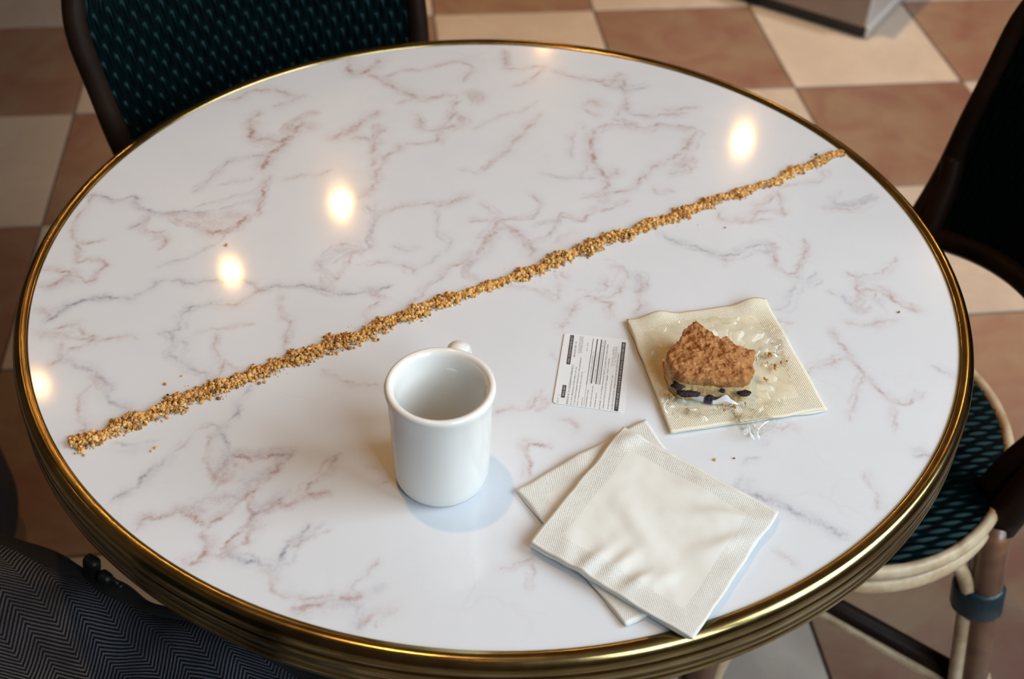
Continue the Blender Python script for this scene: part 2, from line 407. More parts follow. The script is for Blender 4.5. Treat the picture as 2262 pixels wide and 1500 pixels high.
# ------------------------------------------------------------------ table
VEINS = """1 2.1 0.8 -361,74 -357,77 -348,73 -335,69 -322,75 -313,63 -302,54 -288,54 -271,56 -253,57
0 2.0 0.9 -210,114 -210,95 -210,80 -209,59
0 3.2 0.8 -210,57 -220,49 -227,36 -235,30 -247,30 -256,35
0 3.4 0.8 -198,181 -205,166 -214,150 -216,136 -219,122
1 2.1 0.5 -221,147 -238,141 -251,133 -257,117 -264,100 -271,84
1 2.1 0.35 -222,111 -238,101 -253,98
1 2.0 0.4 -218,92 -234,82 -252,71 -266,62
1 2.0 0.35 -216,79 -233,68 -250,59
0 5.6 0.5 -285,53 -271,41 -258,36 -244,29
0 10.1 0.35 -281,51 -246,51 -216,55
0 10.0 0.4 -261,42 -231,40
1 2.4 0.6 -301,52 -302,43 -307,35 -313,30
0 2.4 0.6 -301,44 -300,30 -293,26 -282,27
0 2.4 0.5 -291,15 -280,18 -280,6 -284,2
0 2.0 0.6 -356,75 -358,60 -360,44 -362,30 -356,17 -351,6 -341,8 -329,14
0 2.3 0.7 -351,6 -344,-3 -345,-16 -334,-14 -325,-15 -320,-18 -322,-29 -323,-40 -332,-40 -345,-36 -357,-51
0 2.3 0.7 -369,-30 -358,-30 -346,-31 -341,-36
0 2.3 0.6 -363,-53 -353,-45 -343,-41
1 7.7 0.4 -357,-51 -340,-41
1 2.6 0.9 -344,-92 -340,-82 -334,-73 -325,-66 -309,-60 -300,-61 -286,-61
1 2.2 0.6 -287,-57 -276,-49 -271,-37 -246,-39 -231,-36 -211,-35 -199,-36 -189,-43 -171,-38 -145,-38
1 1.6 0.35 -279,-23 -270,-15 -258,-9 -246,1 -233,20 -225,38
0 2.3 0.6 -359,-76 -352,-79 -343,-87
0 2.2 0.6 -336,-99 -327,-96 -320,-94 -316,-100 -309,-106
0 2.2 0.6 -329,-107 -319,-109 -304,-107 -303,-112
0 7.3 0.4 -349,-105 -323,-108
1 2.2 0.6 -247,-99 -243,-94 -243,-81 -239,-69 -227,-65 -223,-60
0 2.2 0.5 -222,-65 -205,-63 -192,-48 -181,-42
0 2.2 0.6 -174,-59 -171,-55 -171,-50
0 2.1 0.6 -172,-64 -165,-75 -160,-81 -160,-94 -157,-107
0 1.8 0.4 -230,-98 -215,-93 -200,-89 -186,-86
0 1.8 0.6 -215,-94 -211,-110
0 3.2 0.7 -245,200 -242,210 -235,218
0 4.4 0.8 -245,198 -239,186 -235,172 -230,165
0 4.4 0.8 -232,170 -222,173 -206,172 -198,194 -193,201 -184,195
0 6.3 0.6 -208,198 -200,208 -193,219 -184,221
0 7.2 0.6 -208,183 -200,208
0 6.1 0.4 -229,168 -210,164
0 3.4 0.8 -210,162 -215,148 -218,134 -218,123
0 3.5 0.7 -168,180 -161,181 -152,192 -141,205 -134,213 -129,223 -125,232
0 7.9 0.6 -158,182 -143,197 -138,208
0 3.4 0.6 -145,178 -138,183 -125,179 -122,170 -120,152 -119,136
0 6.1 0.6 -125,209 -121,189 -125,177
0 2.6 0.6 -121,209 -112,192
0 2.9 0.6 -97,172 -101,162 -108,153 -113,134 -114,116 -115,108 -117,95 -126,86
0 4.3 0.7 -166,325 -161,306 -154,298 -145,304 -139,313 -135,330
0 3.7 0.6 -144,299 -129,290 -118,279 -109,271 -98,264 -86,256 -68,260 -64,269
0 7.3 0.4 -98,264 -89,257
0 2.4 0.5 -128,290 -120,298 -113,307 -93,311 -79,315 -69,327 -52,331
0 2.3 0.5 -86,256 -97,254 -108,243
0 3.3 0.6 -278,236 -264,244 -257,253 -243,262 -224,260 -207,251 -198,253
0 2.7 0.5 -226,229 -215,240 -200,252
0 2.6 0.6 -84,229 -82,211 -76,200 -64,200 -56,213 -52,234 -50,254
0 2.2 0.5 -64,200 -63,184 -72,178 -95,173
0 4.4 0.5 -45,229 -45,214 -55,204
0 2.4 0.5 -44,290 -42,303
0 2.1 0.4 -197,109 -177,117 -164,120 -156,127
1 2.0 0.5 -119,74 -112,68 -109,80
1 1.9 0.5 -112,68 -108,58 -111,30 -110,13
0 2.4 0.5 -107,56 -97,69 -81,76 -68,81 -50,82 -29,98
1 3.8 0.4 -138,17 -120,18 -111,11
1 1.5 0.35 -56,74 -52,34 -41,25 -45,13
0 2.4 0.5 -76,318 -55,331 -47,329 -37,316 -44,299 -45,290
0 11.0 0.5 -41,269 -31,267 -29,251
0 2.7 0.5 -36,277 -25,265 -29,251
0 2.4 0.5 -6,361 -3,335 -5,321 12,322 35,328 29,312 16,292 4,286
1 5.7 0.4 -6,356 -2,327
0 2.9 0.6 46,319 66,309 94,303 109,313 115,319 117,299 108,290 94,298
0 8.5 0.5 97,298 113,307
1 2.3 0.5 116,294 119,286 142,296
0 2.3 0.5 119,286 116,257 106,238
0 2.7 0.6 116,257 122,242 141,239 160,244 177,248
0 3.2 0.5 154,251 175,256 189,259
0 3.7 0.5 76,254 83,262 96,255
0 2.7 0.5 76,249 87,234
0 2.7 0.6 85,211 98,220 109,223 132,218 152,225 172,222 183,218 177,198 167,179
0 4.5 0.5 100,230 119,226 129,222
0 3.4 0.7 85,211 82,192 82,168 86,148 93,133 98,133 105,145
0 3.3 0.5 94,133 94,117 88,111
0 2.5 0.6 88,108 101,109 116,115 127,133 138,151 155,166 169,181 177,203
0 9.4 0.5 157,159 167,156 168,172
0 2.6 0.5 176,172 171,156 175,152 153,141
0 2.2 0.35 76,223 76,211
0 2.2 0.35 68,208 63,186 64,160
0 2.1 0.4 77,163 78,150 70,133
1 2.1 0.35 34,135 59,128 85,131
0 3.9 0.5 33,235 25,217 15,197 2,170 -1,160
0 5.0 0.45 -1,160 -10,151 -20,134 -23,132
0 2.1 0.4 -41,135 -23,132
0 2.8 0.5 -59,80 -46,81 -35,92 -25,99
0 2.0 0.4 -21,87 -11,77 -1,63
0 2.0 0.5 -27,56 -4,61 8,62 27,65 33,78 31,92 25,100
0 3.5 0.5 -16,23 -8,43 -1,59 8,50 20,35 23,24
0 1.9 0.45 23,26 27,34 44,46 51,71 58,75
1 4.7 0.35 27,55 51,65
0 2.4 0.5 51,71 58,67 70,64 81,77 100,86 113,99
0 6.5 0.35 76,99 95,105 90,90
0 2.1 0.4 135,118 141,108 154,115
0 3.1 0.35 62,49 51,39 46,29
0 3.5 0.5 -64,177 -60,201 -51,207 -42,217 -45,230
0 2.3 0.4 -56,244 -50,263 -62,265 -70,259
0 2.2 0.3 -31,203 -8,227 6,236 16,239 30,261
1 2.3 0.4 -110,12 -106,19 -110,38 -111,54
1 7.6 0.4 -146,-7 -136,10 -125,11
0 1.9 0.5 -147,-7 -132,-26 -126,-19 -121,7 -112,11
0 1.8 0.5 -145,-27 -134,-35 -131,-30
1 2.2 0.6 -166,-39 -150,-38 -137,-42 -128,-46 -112,-44 -99,-40 -91,-36 -85,-32
0 5.8 0.6 -99,-40 -93,-52
0 1.8 0.5 -93,-52 -101,-62 -102,-76
0 2.2 0.5 -69,-57 -59,-40 -47,-21 -38,-8 -25,7 -21,17
0 3.5 0.55 -20,8 -13,25 -7,39 -1,49 10,48 20,37 27,26 27,10
0 5.2 0.45 -24,0 -19,6 -27,-13 -18,-20
0 1.9 0.4 -91,20 -78,12 -68,18
0 1.9 0.4 -111,-9 -96,-4 -77,-7 -65,-19
1 1.5 0.3 -49,42 -42,23 -58,-2 -70,-16
0 1.8 0.4 7,-29 23,-28 40,-37 49,-42 50,-23 46,-9
0 5.1 0.4 37,-31 48,-37
0 1.9 0.4 49,-5 58,-19
0 2.8 0.5 51,-74 54,-67 66,-51
0 1.7 0.35 -128,-131 -116,-140 -98,-147 -83,-148
0 2.0 0.4 3,-174 11,-168 27,-166 34,-156 37,-143
0 4.6 0.35 32,-169 44,-154
0 1.7 0.3 45,-103 46,-117
1 2.8 0.6 -319,-132 -303,-141 -288,-149 -277,-161 -276,-170 -267,-178 -254,-184 -248,-183
0 5.6 0.4 -293,-150 -282,-158
0 2.0 0.5 -292,-158 -295,-166 -295,-178 -290,-194 -282,-202 -290,-203
0 2.2 0.5 -332,-139 -322,-134 -326,-119 -328,-113
0 2.2 0.5 -320,-122 -310,-117 -297,-110 -282,-105 -271,-108
0 3.6 0.6 -308,-112 -303,-108
1 2.5 0.5 -255,-95 -247,-100 -245,-110 -240,-125 -227,-135 -212,-143 -209,-152
1 2.8 0.4 -241,-110 -234,-111 -233,-125
0 1.7 0.5 -213,-100 -209,-116 -201,-130 -200,-145
0 1.7 0.4 -201,-130 -187,-136
1 1.7 0.45 -161,-94 -157,-113 -157,-124
1 2.0 0.6 -176,-150 -179,-164 -181,-181 -186,-194 -188,-199 -181,-214 -177,-219 -179,-226 -182,-239
0 1.7 0.4 -217,-223 -207,-204 -196,-193 -188,-198
0 1.9 0.5 -197,-204 -195,-216 -193,-228 -187,-241
0 7.0 0.5 -179,-225 -180,-245
0 2.6 0.5 -173,-225 -173,-234
1 1.9 0.6 -180,-221 -164,-222 -150,-221 -137,-218 -144,-231
1 2.2 0.7 -221,-226 -231,-244 -235,-252 -241,-259 -246,-267
1 2.0 0.4 -264,-215 -248,-215 -231,-211
0 2.2 0.7 -176,-222 -163,-225 -150,-221 -137,-220 -142,-228 -144,-235 -152,-246 -158,-256 -166,-266 -170,-274 -176,-280 -179,-284 -181,-288
0 5.8 0.5 -184,-245 -180,-232 -177,-225
0 4.4 0.45 -180,-247 -172,-238 -170,-230
1 7.0 0.3 -167,-246 -155,-240 -146,-237
1 6.9 0.35 -175,-259 -163,-255
0 6.2 0.35 -185,-263 -171,-261
1 2.5 0.5 -186,-258 -191,-264 -193,-272
0 2.5 0.8 -224,-290 -222,-281 -217,-279 -207,-275 -201,-274 -191,-277 -182,-283 -179,-284
0 4.3 0.4 -196,-273 -183,-273
0 2.7 0.8 -181,-288 -178,-298 -179,-307 -180,-312 -186,-314
0 2.4 0.5 -181,-307 -187,-311 -193,-310
0 1.8 0.8 -158,-260 -155,-269 -153,-276 -156,-284 -160,-292 -165,-298 -164,-301 -172,-308
1 2.5 0.7 -153,-276 -147,-269 -141,-268 -135,-256
0 2.8 0.6 -147,-273 -139,-265 -129,-261 -116,-255 -104,-249
0 2.7 0.6 -147,-280 -151,-289 -153,-297 -157,-295
0 1.6 0.5 -124,-255 -118,-246 -110,-232 -103,-218
1 2.1 0.7 -165,-309 -158,-307 -153,-309 -141,-312 -137,-314 -131,-314 -127,-307 -125,-297 -117,-285 -112,-279
0 2.0 0.6 -140,-317 -132,-323 -128,-331 -123,-336 -114,-338 -101,-336 -88,-335 -80,-330
0 2.9 0.7 -115,-348 -110,-344 -100,-341 -89,-337 -81,-335 -71,-334
1 2.3 0.7 -80,-336 -77,-344 -72,-353 -70,-358
0 2.9 0.5 -70,-355 -65,-349 -57,-347 -51,-342
1 5.8 0.35 -69,-332 -61,-324
0 1.5 0.4 -81,-329 -77,-322 -71,-314 -65,-305
0 4.6 0.5 -74,-335 -79,-332
0 1.4 0.4 -64,-357 -62,-350
0 4.4 0.3 -86,-229 -73,-227
0 1.9 0.4 -72,-244 -65,-235
1 1.6 0.4 -101,-215 -112,-225
0 1.2 0.35 -123,-298 -110,-290 -100,-282
1 2.3 0.6 139,51 148,39 163,35 177,26 186,22 196,23 208,32 225,41 234,42
0 2.7 0.5 191,19 187,7
0 2.3 0.6 234,42 231,22 235,8 245,3 253,18 262,44 261,51
1 4.7 0.4 214,28 231,32
1 1.9 0.5 244,-1 256,-5 263,5
0 2.1 0.5 192,86 193,75 216,71 224,85 240,90 249,84 248,100 248,122
0 2.0 0.4 216,71 236,78
0 2.1 0.45 222,96 236,102 244,114
0 2.1 0.4 248,122 263,132 275,135 290,139 296,157
1 5.1 0.5 292,100 310,104 331,114 338,117
0 2.5 0.4 283,97 308,96 327,108
1 1.7 0.3 293,100 307,126
0 2.0 0.45 286,8 297,2 313,5 327,16 337,33
0 2.7 0.6 297,2 295,-15 308,-16 319,-22 325,-33 338,-41
0 5.3 0.4 296,-17 288,-44 298,-37
0 1.9 0.5 308,-18 306,-28 312,-36
1 2.3 0.5 281,-22 284,-38
0 1.9 0.5 270,-18 274,-25
0 3.0 0.5 277,-58 294,-59 319,-51
0 1.8 0.5 91,-10 87,-29
0 1.8 0.5 93,4 104,2 104,-19 96,-33 84,-38 68,-37
1 7.5 0.35 110,-5 116,-9 112,-28
0 2.2 0.5 117,-9 116,-36 110,-59
0 2.2 0.5 81,-41 89,-45 92,-64
0 2.5 0.5 66,-46 55,-68 52,-79
0 2.2 0.5 219,-55 227,-59 235,-61
1 1.5 0.35 221,-48 231,-41 241,-20 246,-1
0 2.1 0.6 266,-66 268,-84 274,-97 279,-117 286,-127 290,-139 297,-145 306,-146 313,-142
0 1.7 0.5 297,-148 293,-173
0 2.1 0.5 274,-97 261,-103 245,-111 236,-119
1 1.8 0.4 315,-142 324,-132
0 1.7 0.4 279,-117 270,-140 259,-168
1 2.2 0.45 333,-102 338,-109 350,-116
1 2.0 0.5 299,-191 305,-193 310,-199 298,-198
1 2.8 0.6 170,-236 181,-239 194,-245 204,-250 218,-259 229,-266 240,-272
1 3.2 0.4 174,-221 170,-238
1 2.0 0.4 178,-210 190,-205
0 1.6 0.4 262,-214 263,-225 265,-241 264,-251
0 2.0 0.4 199,-171 208,-178 219,-170 220,-175
0 2.0 0.4 199,-185 198,-194
0 1.5 0.4 187,-285 197,-292 200,-300
0 2.2 0.6 29,-234 29,-201 43,-204 49,-201
0 3.9 0.4 48,-174 60,-180 64,-190
0 2.1 0.5 10,-311 20,-305 32,-301 33,-295
0 1.4 0.4 32,-301 33,-324"""
table = thing('bistro_table', 'round bistro table with pink-veined white marble top and a brass edge', 'table')
# top: fine grid whose vertices carry the veins
RT, ST = .3735, .0013
n = int(RT / ST) + 1; N = 2 * n + 1
ax = (np.arange(N) - n) * ST
X, Y = np.meshgrid(ax, ax)
VP = np.zeros((N, N), np.float32); VG = np.zeros((N, N), np.float32)
rng = np.random.default_rng(5)
for line in VEINS.strip().split('\n'):
    kind, wd, st, *pts = line.split()
    wd = float(wd) * .001; st = float(st)
    P = catmull([(*[float(q) * .001 for q in p.split(',')], 0) for p in pts], 10)
    P = np.array([(p.x, p.y) for p in P]); seg = np.r_[0, np.cumsum(np.hypot(*np.diff(P, axis=0).T))]
    k = max(4, int(seg[-1] / .0006)); s = np.linspace(0, seg[-1], k)
    x = np.interp(s, seg, P[:, 0]); y = np.interp(s, seg, P[:, 1])
    wide = wd > .0045
    for fr, am in ((35, .0014), (90, .0009), (210, .0005), (520, .00035)):
        x = x + am * np.sin(s * fr * 6.28 + rng.uniform(0, 6.28)) * rng.uniform(.4, 1); y = y + am * np.sin(s * fr * 6.28 * 1.07 + rng.uniform(0, 6.28)) * rng.uniform(.4, 1)
    lines = [(x, y, wd * .50, st)]
    if wide:                      # smudged patches: a faint wash with several hatch strokes in it
        lines = [(x, y, wd * .50, st * .80)]
        for q in range(5):
            o1, o2 = rng.normal(0, wd * .38, 2)
            lines.append((x + o1 + .0012 * np.sin(s * 160 + q * 2), y + o2 + .0012 * np.cos(s * 130 + q), .0008, st * .8))
    else:                         # a faint echo beside the main line
        lines += [(x + rng.normal(0, .0018), y + rng.normal(0, .0018), wd * 1.5, st * .34), (x + rng.normal(0, .0030), y + rng.normal(0, .0030), wd * .5, st * .45)]
    A = VP if kind == '0' else VG
    for lx, ly, sg, a in lines:
        sg = max(sg, .0009)
        env = np.clip(np.minimum(s, s[-1] - s) / .006 + .35, 0, 1) * (0.72 + .28 * np.sin(s * 240 + rng.uniform(0, 6)))
        h = int(sg * 2.6 / ST) + 1
        for xi, yi, ei in zip(lx, ly, env):
            i, j = int(round(xi / ST)) + n, int(round(yi / ST)) + n
            if h <= i < N - h and h <= j < N - h:
                sl = (slice(j - h, j + h + 1), slice(i - h, i + h + 1))
                A[sl] = np.maximum(A[sl], a * ei * np.exp(-((X[sl] - xi) ** 2 + (Y[sl] - yi) ** 2) / (2 * sg * sg)))
inside = (X * X + Y * Y) < RT * RT
idx = -np.ones((N, N), np.int64); idx[inside] = np.arange(inside.sum())
quad = np.stack([idx[:-1, :-1], idx[:-1, 1:], idx[1:, 1:], idx[1:, :-1]], -1).reshape(-1, 4)
quad = quad[(quad >= 0).all(1)]
me = bpy.data.meshes.new('marble_top')
vv = np.zeros((inside.sum(), 3), np.float32); vv[:, 0] = X[inside]; vv[:, 1] = Y[inside]; vv[:, 2] = ZT
me.vertices.add(len(vv)); me.vertices.foreach_set('co', vv.ravel())
me.loops.add(quad.size); me.loops.foreach_set('vertex_index', quad.ravel().astype(np.int32))
me.polygons.add(len(quad)); me.polygons.foreach_set('loop_start', np.arange(0, quad.size, 4, dtype=np.int32)); me.polygons.foreach_set('loop_total', np.full(len(quad), 4, np.int32))
me.update(calc_edges=True); me.validate()
for nm, A in (('pink_vein', VP), ('grey_vein', VG)):
    at = me.attributes.new(nm, 'FLOAT', 'POINT'); at.data.foreach_set('value', A[inside].astype(np.float32))
link('marble_top', me, M['marble'], table)
prof = [(.3700, ZT - .004)] + [(.3760 - .0060 * math.cos(k / 6 * PI / 2), ZT + .0002 + .0026 * math.sin(k / 6 * PI / 2)) for k in range(7)]
for k in range(1, 10):
    a = PI / 2 - k / 9 * PI / 2 * .98; prof.append((.3760 + .0066 * math.cos(a), ZT - .0080 + .0108 * math.sin(a)))
z = ZT - .0080
prof += [(.3824, z - .0010), (.3817, z - .0016), (.3817, z - .0020), (.3824, z - .0026), (.3826, z - .0120), (.3822, z - .0126), (.3822, z - .0130), (.3827, z - .0136), (.3828, z - .0172), (.3824, z - .0178), (.3824, z - .0182), (.3829, z - .0188), (.3833, z - .0225), (.3826, z - .0245), (.3790, z - .0250), (.3680, z - .0250), (.3680, ZT - .006)]
vs, fs = lathe(prof, 256, True)
me = pyd('brass_edge', vs, fs, True); link('brass_edge', me, M['brass'], table)
vs, fs = lathe([(.0005, ZT - .022), (.3685, ZT - .022), (.3685, ZT - .006), (.0005, ZT - .006)], 96, True)
link('top_core', pyd('top_core', vs, fs), M['under'], table)
vs, fs = lathe([(.001, ZT - .022), (.11, ZT - .022), (.11, ZT - .032), (.05, ZT - .045), (.032, ZT - .08), (.027, .45), (.030, .25), (.040, .12), (.052, .06), (.052, .03), (.001, .03)], 40)
link('column', pyd('column', vs, fs, True), M['iron'], table)
for q in range(4):
    a = math.radians(2 + 90 * q); d = Vector((math.cos(a), math.sin(a), 0))
    pts = catmull([d * .02 + Vector((0, 0, .075)), d * .09 + Vector((0, 0, .062)), d * .17 + Vector((0, 0, .030)), d * .23 + Vector((0, 0, .016))], 6)
    o = link('foot', tube_me('foot', pts, [.022 - .008 * k / len(pts) for k in range(len(pts))], 10), M['iron'], table)
    link('foot_pad', tube_me('foot_pad', [d * .222 + Vector((0, 0, .0005)), d * .222 + Vector((0, 0, .014))], .017, 12), M['iron'], o)

# ------------------------------------------------------------------ chairs
CH = {}
def weave_grid(fn, nu, nv, su, sv, pu, pv, amp, keep=None):
    """a woven sheet: fn(u,v) -> point, normal; strands run along v, staggered from one row of strands to the next"""
    vs, fs = [], []; idx = {}
    for j in range(nv + 1):
        for i in range(nu + 1):
            u, v_ = i / nu, j / nv
            if keep and not keep(u, v_): continue
            p, nrm = fn(u, v_)
            a = u * su / pu; k = math.floor(a); fu = a - k
            b = v_ * sv / pv + .5 * (k % 2); fv = b - math.floor(b)
            h = math.sin(PI * fu) ** 1.5 * (0.2 + .8 * max(0.0, math.sin(PI * min(1, fv / .78))) ** .45)
            idx[i, j] = len(vs); vs.append(tuple(Vector(p) + Vector(nrm) * (amp * h)))
    for j in range(nv):
        for i in range(nu):
            q = [idx.get(t) for t in ((i, j), (i + 1, j), (i + 1, j + 1), (i, j + 1))]
            if None not in q: fs.append(q)
    return pyd('weave', vs, fs, True)
RS = .200
def seat_r(a):          # seat outline, a = 0 towards the back
    return RS * (1 - .035 * max(0, math.cos(a)) ** 2 + .012 * math.cos(4 * a))
ZS = (.46, .60, .70, .80, .85, .885, .90); WS = (.158, .172, .190, .196, .178, .135, .0); BS = (.130, .184, .210, .233, .246, .254, .257)
def stile(side, z): return Vector((float(np.interp(z, ZS, BS)), side * float(np.interp(z, ZS, WS)), z))
LEGA = {1: 52, 2: -52, 3: 135, 4: -135}
def legp(k, z):
    a = math.radians(LEGA[k]); r = .200 + (.44 - z) * .20
    return Vector((r * math.cos(a), r * math.sin(a), z))
def ring(z, dr, rr, flat):
    pts = [(math.cos(a) * (seat_r(a) + dr), math.sin(a) * (seat_r(a) + dr), z) for a in (2 * PI * k / 72 for k in range(72))]
    return tube(pts, rr, 10, flat, closed=True)
CH['seat_band'] = pyd('seat_band', *ring(.447, .002, .0085, .75), smooth=True)
CH['seat_rail'] = pyd('seat_rail', *ring(.427, .001, .0100, .8), smooth=True)
def seat_fn(u, v_):
    x, y = (u - .5) * .40, (v_ - .5) * .40
    r = math.hypot(x, y)
    return (y, x, .449 + .010 * max(0, 1 - (r / .2) ** 2)), (0, 0, 1)
def seat_keep(u, v_):
    x, y = (u - .5) * .40, (v_ - .5) * .40
    return math.hypot(x, y) < seat_r(math.atan2(x, y)) - .002
CH['seat'] = weave_grid(seat_fn, 260, 170, .40, .40, .0070, .034, .0026, seat_keep)
def arc_front(v_): return v_
HW = .158
def back_pt(u, v_):
    """u across (-1..1), v up (0..1) on the curved back panel"""
    z = .548 + v_ * .342
    w = max(0.0, float(np.interp(z, ZS, WS)) - .002)
    bulge = .035 * (1 - u * u)
    zlow = .035 * (1 - u * u) * (1 - v_) ** 2
    zz = z + zlow
    return Vector((float(np.interp(zz, ZS, BS)) + bulge, u * w, zz))
def back_fn(u, v_):
    p = back_pt(2 * u - 1, v_)
    return p, (-.95, 0, .25)
CH['back_weave'] = weave_grid(back_fn, 380, 170, .36, .33, .0078, .029, .0034)
CH['back_lining'] = pyd('back_lining', *(lambda: (
    [tuple(back_pt(2 * i / 24 - 1, j / 16) + Vector((.006, 0, 0))) for j in range(17) for i in range(25)],
    [(j * 25 + i, j * 25 + i + 1, j * 25 + i + 26, j * 25 + i + 25) for j in range(16) for i in range(24)]))(), smooth=True)
tops = [stile(1, z) for z in (.43, .50, .56, .62, .68, .74, .79, .83, .86, .883, .896)]
frame_pts = [Vector((p.x, p.y, p.z)) for p in tops] + [Vector((.2565 + .030, 0, .9))] + [Vector((p.x, -p.y, p.z)) for p in reversed(tops)]
def bulged(p):
    z = p.z; w = float(np.interp(z, ZS, WS)); 
    return p
hoop = catmull(tops + [Vector((.277, .065, .899)), Vector((.292, 0, .9)), Vector((.277, -.065, .899))] + [Vector((p.x, -p.y, p.z)) for p in reversed(tops)], 4)
CH['back_hoop'] = tube_me('back_hoop', hoop, [float(np.interp(p.z, (.46, .56, .72, .9), (.0185, .0165, .0112, .0108))) for p in hoop], 14)
CH['back_rail'] = tube_me('back_rail', [back_pt(u, 0) for u in np.linspace(-1, 1, 25)], .0125, 10)
CH['stile_pole'] = {s: tube_me('stile_pole', catmull([stile(s, z) + Vector((-.002, -s * o_, 0)) for z, o_ in ((.452, .029), (.49, .029), (.53, .026), (.57, .019), (.61, .010), (.64, .002))], 5), .0135, 10) for s in (1, -1)}
CH['leg'] = {k: tube_me('leg', [legp(k, z) for z in (.0008, .1, .2, .3, .4, .438)], [.0150, .0158, .0165, .017, .0175, .0175], 14) for k in LEGA}
CH['binding'] = {k: tube_me('binding', [legp(k, z) - Vector((legp(k, z).x, legp(k, z).y, 0)) * .03 for z in (.308, .312, .342, .346)], [.0215, .0235, .0235, .0215], 14, 1.15) for k in LEGA}
CH['cuff'] = {k: tube_me('cuff', [legp(k, z) for z in (.186, .190, .206, .210)], [.0180, .0195, .0195, .0180], 14) for k in LEGA}
def brace_pts(a, b):
    pa = [legp(a, z) for z in (.10, .20, .30, .345)]; pb = [legp(b, z) for z in (.10, .20, .30, .345)]
    cen = (pa[2] + pb[2]) * .5
    ins = lambda p, o, t: p + (o - p).normalized() * t
    A = [ins(p, q, .020) for p, q in zip(pa, pb)]; B = [ins(q, p, .020) for p, q in zip(pa, pb)]
    m1 = legp(a, .41) * .70 + legp(b, .41) * .30; m2 = legp(a, .41) * .30 + legp(b, .41) * .70
    mid = (m1 + m2) * .5; mid.z = .416
    return catmull(A + [legp(a, .385) * .86 + legp(b, .385) * .14, m1, mid, m2, legp(a, .385) * .14 + legp(b, .385) * .86] + list(reversed(B)), 4)
CH['brace'] = [tube_me('brace', brace_pts(a, b), .0078, 10) for a, b in ((1, 2), (2, 4), (4, 3), (3, 1))]
CH['stretcher'] = [tube_me('stretcher', [legp(a, .205 + dz), (legp(a, .205 + dz) + legp(b, .205 + dz)) * .5, legp(b, .205 + dz)], .0125, 12) for a, b, dz in ((1, 4, .014), (2, 3, -.012))]
def strip_for(a, b, dz, s):
    d = (legp(b, .2) - legp(a, .2)); nrm = Vector((-d.y, d.x, 0)).normalized() * s
    return tube_me('stretcher_strip', [p + nrm for p in (legp(a, .198 + dz), (legp(a, .198 + dz) + legp(b, .198 + dz)) * .5, legp(b, .198 + dz))], .0060, 8)
CH['strip'] = [[strip_for(a, b, dz, s) for s in (-.0125, .0125)] for a, b, dz in ((1, 4, .014), (2, 3, -.012))]

GROUP_CHAIRS = 'woven bistro chairs around the marble table'
def chair(loc, rz, label):
    t = thing('bistro_chair', label, 'chair', (loc[0], loc[1], 0), rz, GROUP_CHAIRS)
    o = link('seat', CH['seat'], M['weave'], t)
    o = link('seat_band', CH['seat_band'], M['rattan'], t)
    link('seat_rail', CH['seat_rail'], M['rattan'], t)
    o = link('backrest', CH['back_weave'], M['weave'], t); link('backing', CH['back_lining'], M['weave'], o)
    o = link('back_frame', CH['back_hoop'], M['dark_pole'], t)
    link('back_rail', CH['back_rail'], M['dark_pole'], t)
    for s in (1, -1): link('stile_pole', CH['stile_pole'][s], M['dark_pole'], t)
    for k in LEGA:
        l = link('leg', CH['leg'][k], M['pole'], t)
        b = link('binding', CH['binding'][k], M['binding'], l); b['label'] = 'dark teal cord binding around the leg'
        b = link('cuff', CH['cuff'][k], M['rattan'], l); b['label'] = 'pale rattan cuff around the leg'
    for me in CH['brace']: link('brace', me, M['rattan'], t)
    for i in range(2):
        s = link('stretcher', CH['stretcher'][i], M['dark_pole'], t)
        for q in range(2): link('rattan_strip', CH['strip'][i][q], M['rattan'], s)
    return t
chair((.345, .125), math.radians(13.5), 'dark green woven bistro chair whose rattan seat rim and legs show right of the table')
chair((-.120, .220), math.radians(130), 'dark green woven bistro chair with only its broad back in view at the upper left')
chair((-.405, -.385), math.radians(240), 'bistro chair hidden beneath the herringbone wool coat')

# ------------------------------------------------------------------ coat on the chair seat at the lower left
COAT = [(-0.48907,-0.10718),(-0.45217,-0.12066),(-0.42453,-0.13183),(-0.37997,-0.14831),(-0.33997,-0.16552),(-0.30906,-0.18037),(-0.2786,-0.19579),(-0.23865,-0.20646),(-0.18604,-0.22883),(-0.13142,-0.25153),(-0.09345,-0.26812)]
coat = thing('coat', 'grey and black herringbone wool coat heaped on a chair seat at the lower left', 'coat')
edge = [Vector((x, y, .52)) for x, y in COAT]
E = catmull(edge, 12)
inw = Vector((-.34, -.94, 0)).normalized()
nT = 90; vs, fs, uv = [], [], []
s_acc = 0.0
for i, p in enumerate(E):
    if i: s_acc += (p - E[i - 1]).length
    for j in range(nT + 1):
        t = j / nT * .27
        z = .510 + .018 * (1 - math.exp(-t / .014)) + .022 * (1 - math.exp(-t / .10))
        z += .012 * math.sin(t * 34 + s_acc * 9) * min(1, t / .05) + .008 * math.sin(s_acc * 24 - t * 16 + 1) * min(1, t / .04)
        z += .006 * noise.noise(Vector((s_acc * 12, t * 12, 3))) - max(0, t - .21) * .5
        q = p + inw * (t - .004 * math.exp(-t / .01)) + Vector((.006 * math.sin(t * 22 + 2), 0, 0))
        vs.append((q.x, q.y, z)); uv.append((s_acc + .45 * t, t - .42 * s_acc + .012 * math.sin(s_acc * 9) + .012 * math.sin(t * 12)))
m_ = nT + 1; top_n = len(vs)
for i in range(len(E) - 1):
    for j in range(nT): fs.append((i * m_ + j, (i + 1) * m_ + j, (i + 1) * m_ + j + 1, i * m_ + j + 1))
for i in range(len(E)):
    for j in (0, nT):
        vs.append((vs[i * m_ + j][0], vs[i * m_ + j][1], .4635)); uv.append(uv[i * m_ + j])
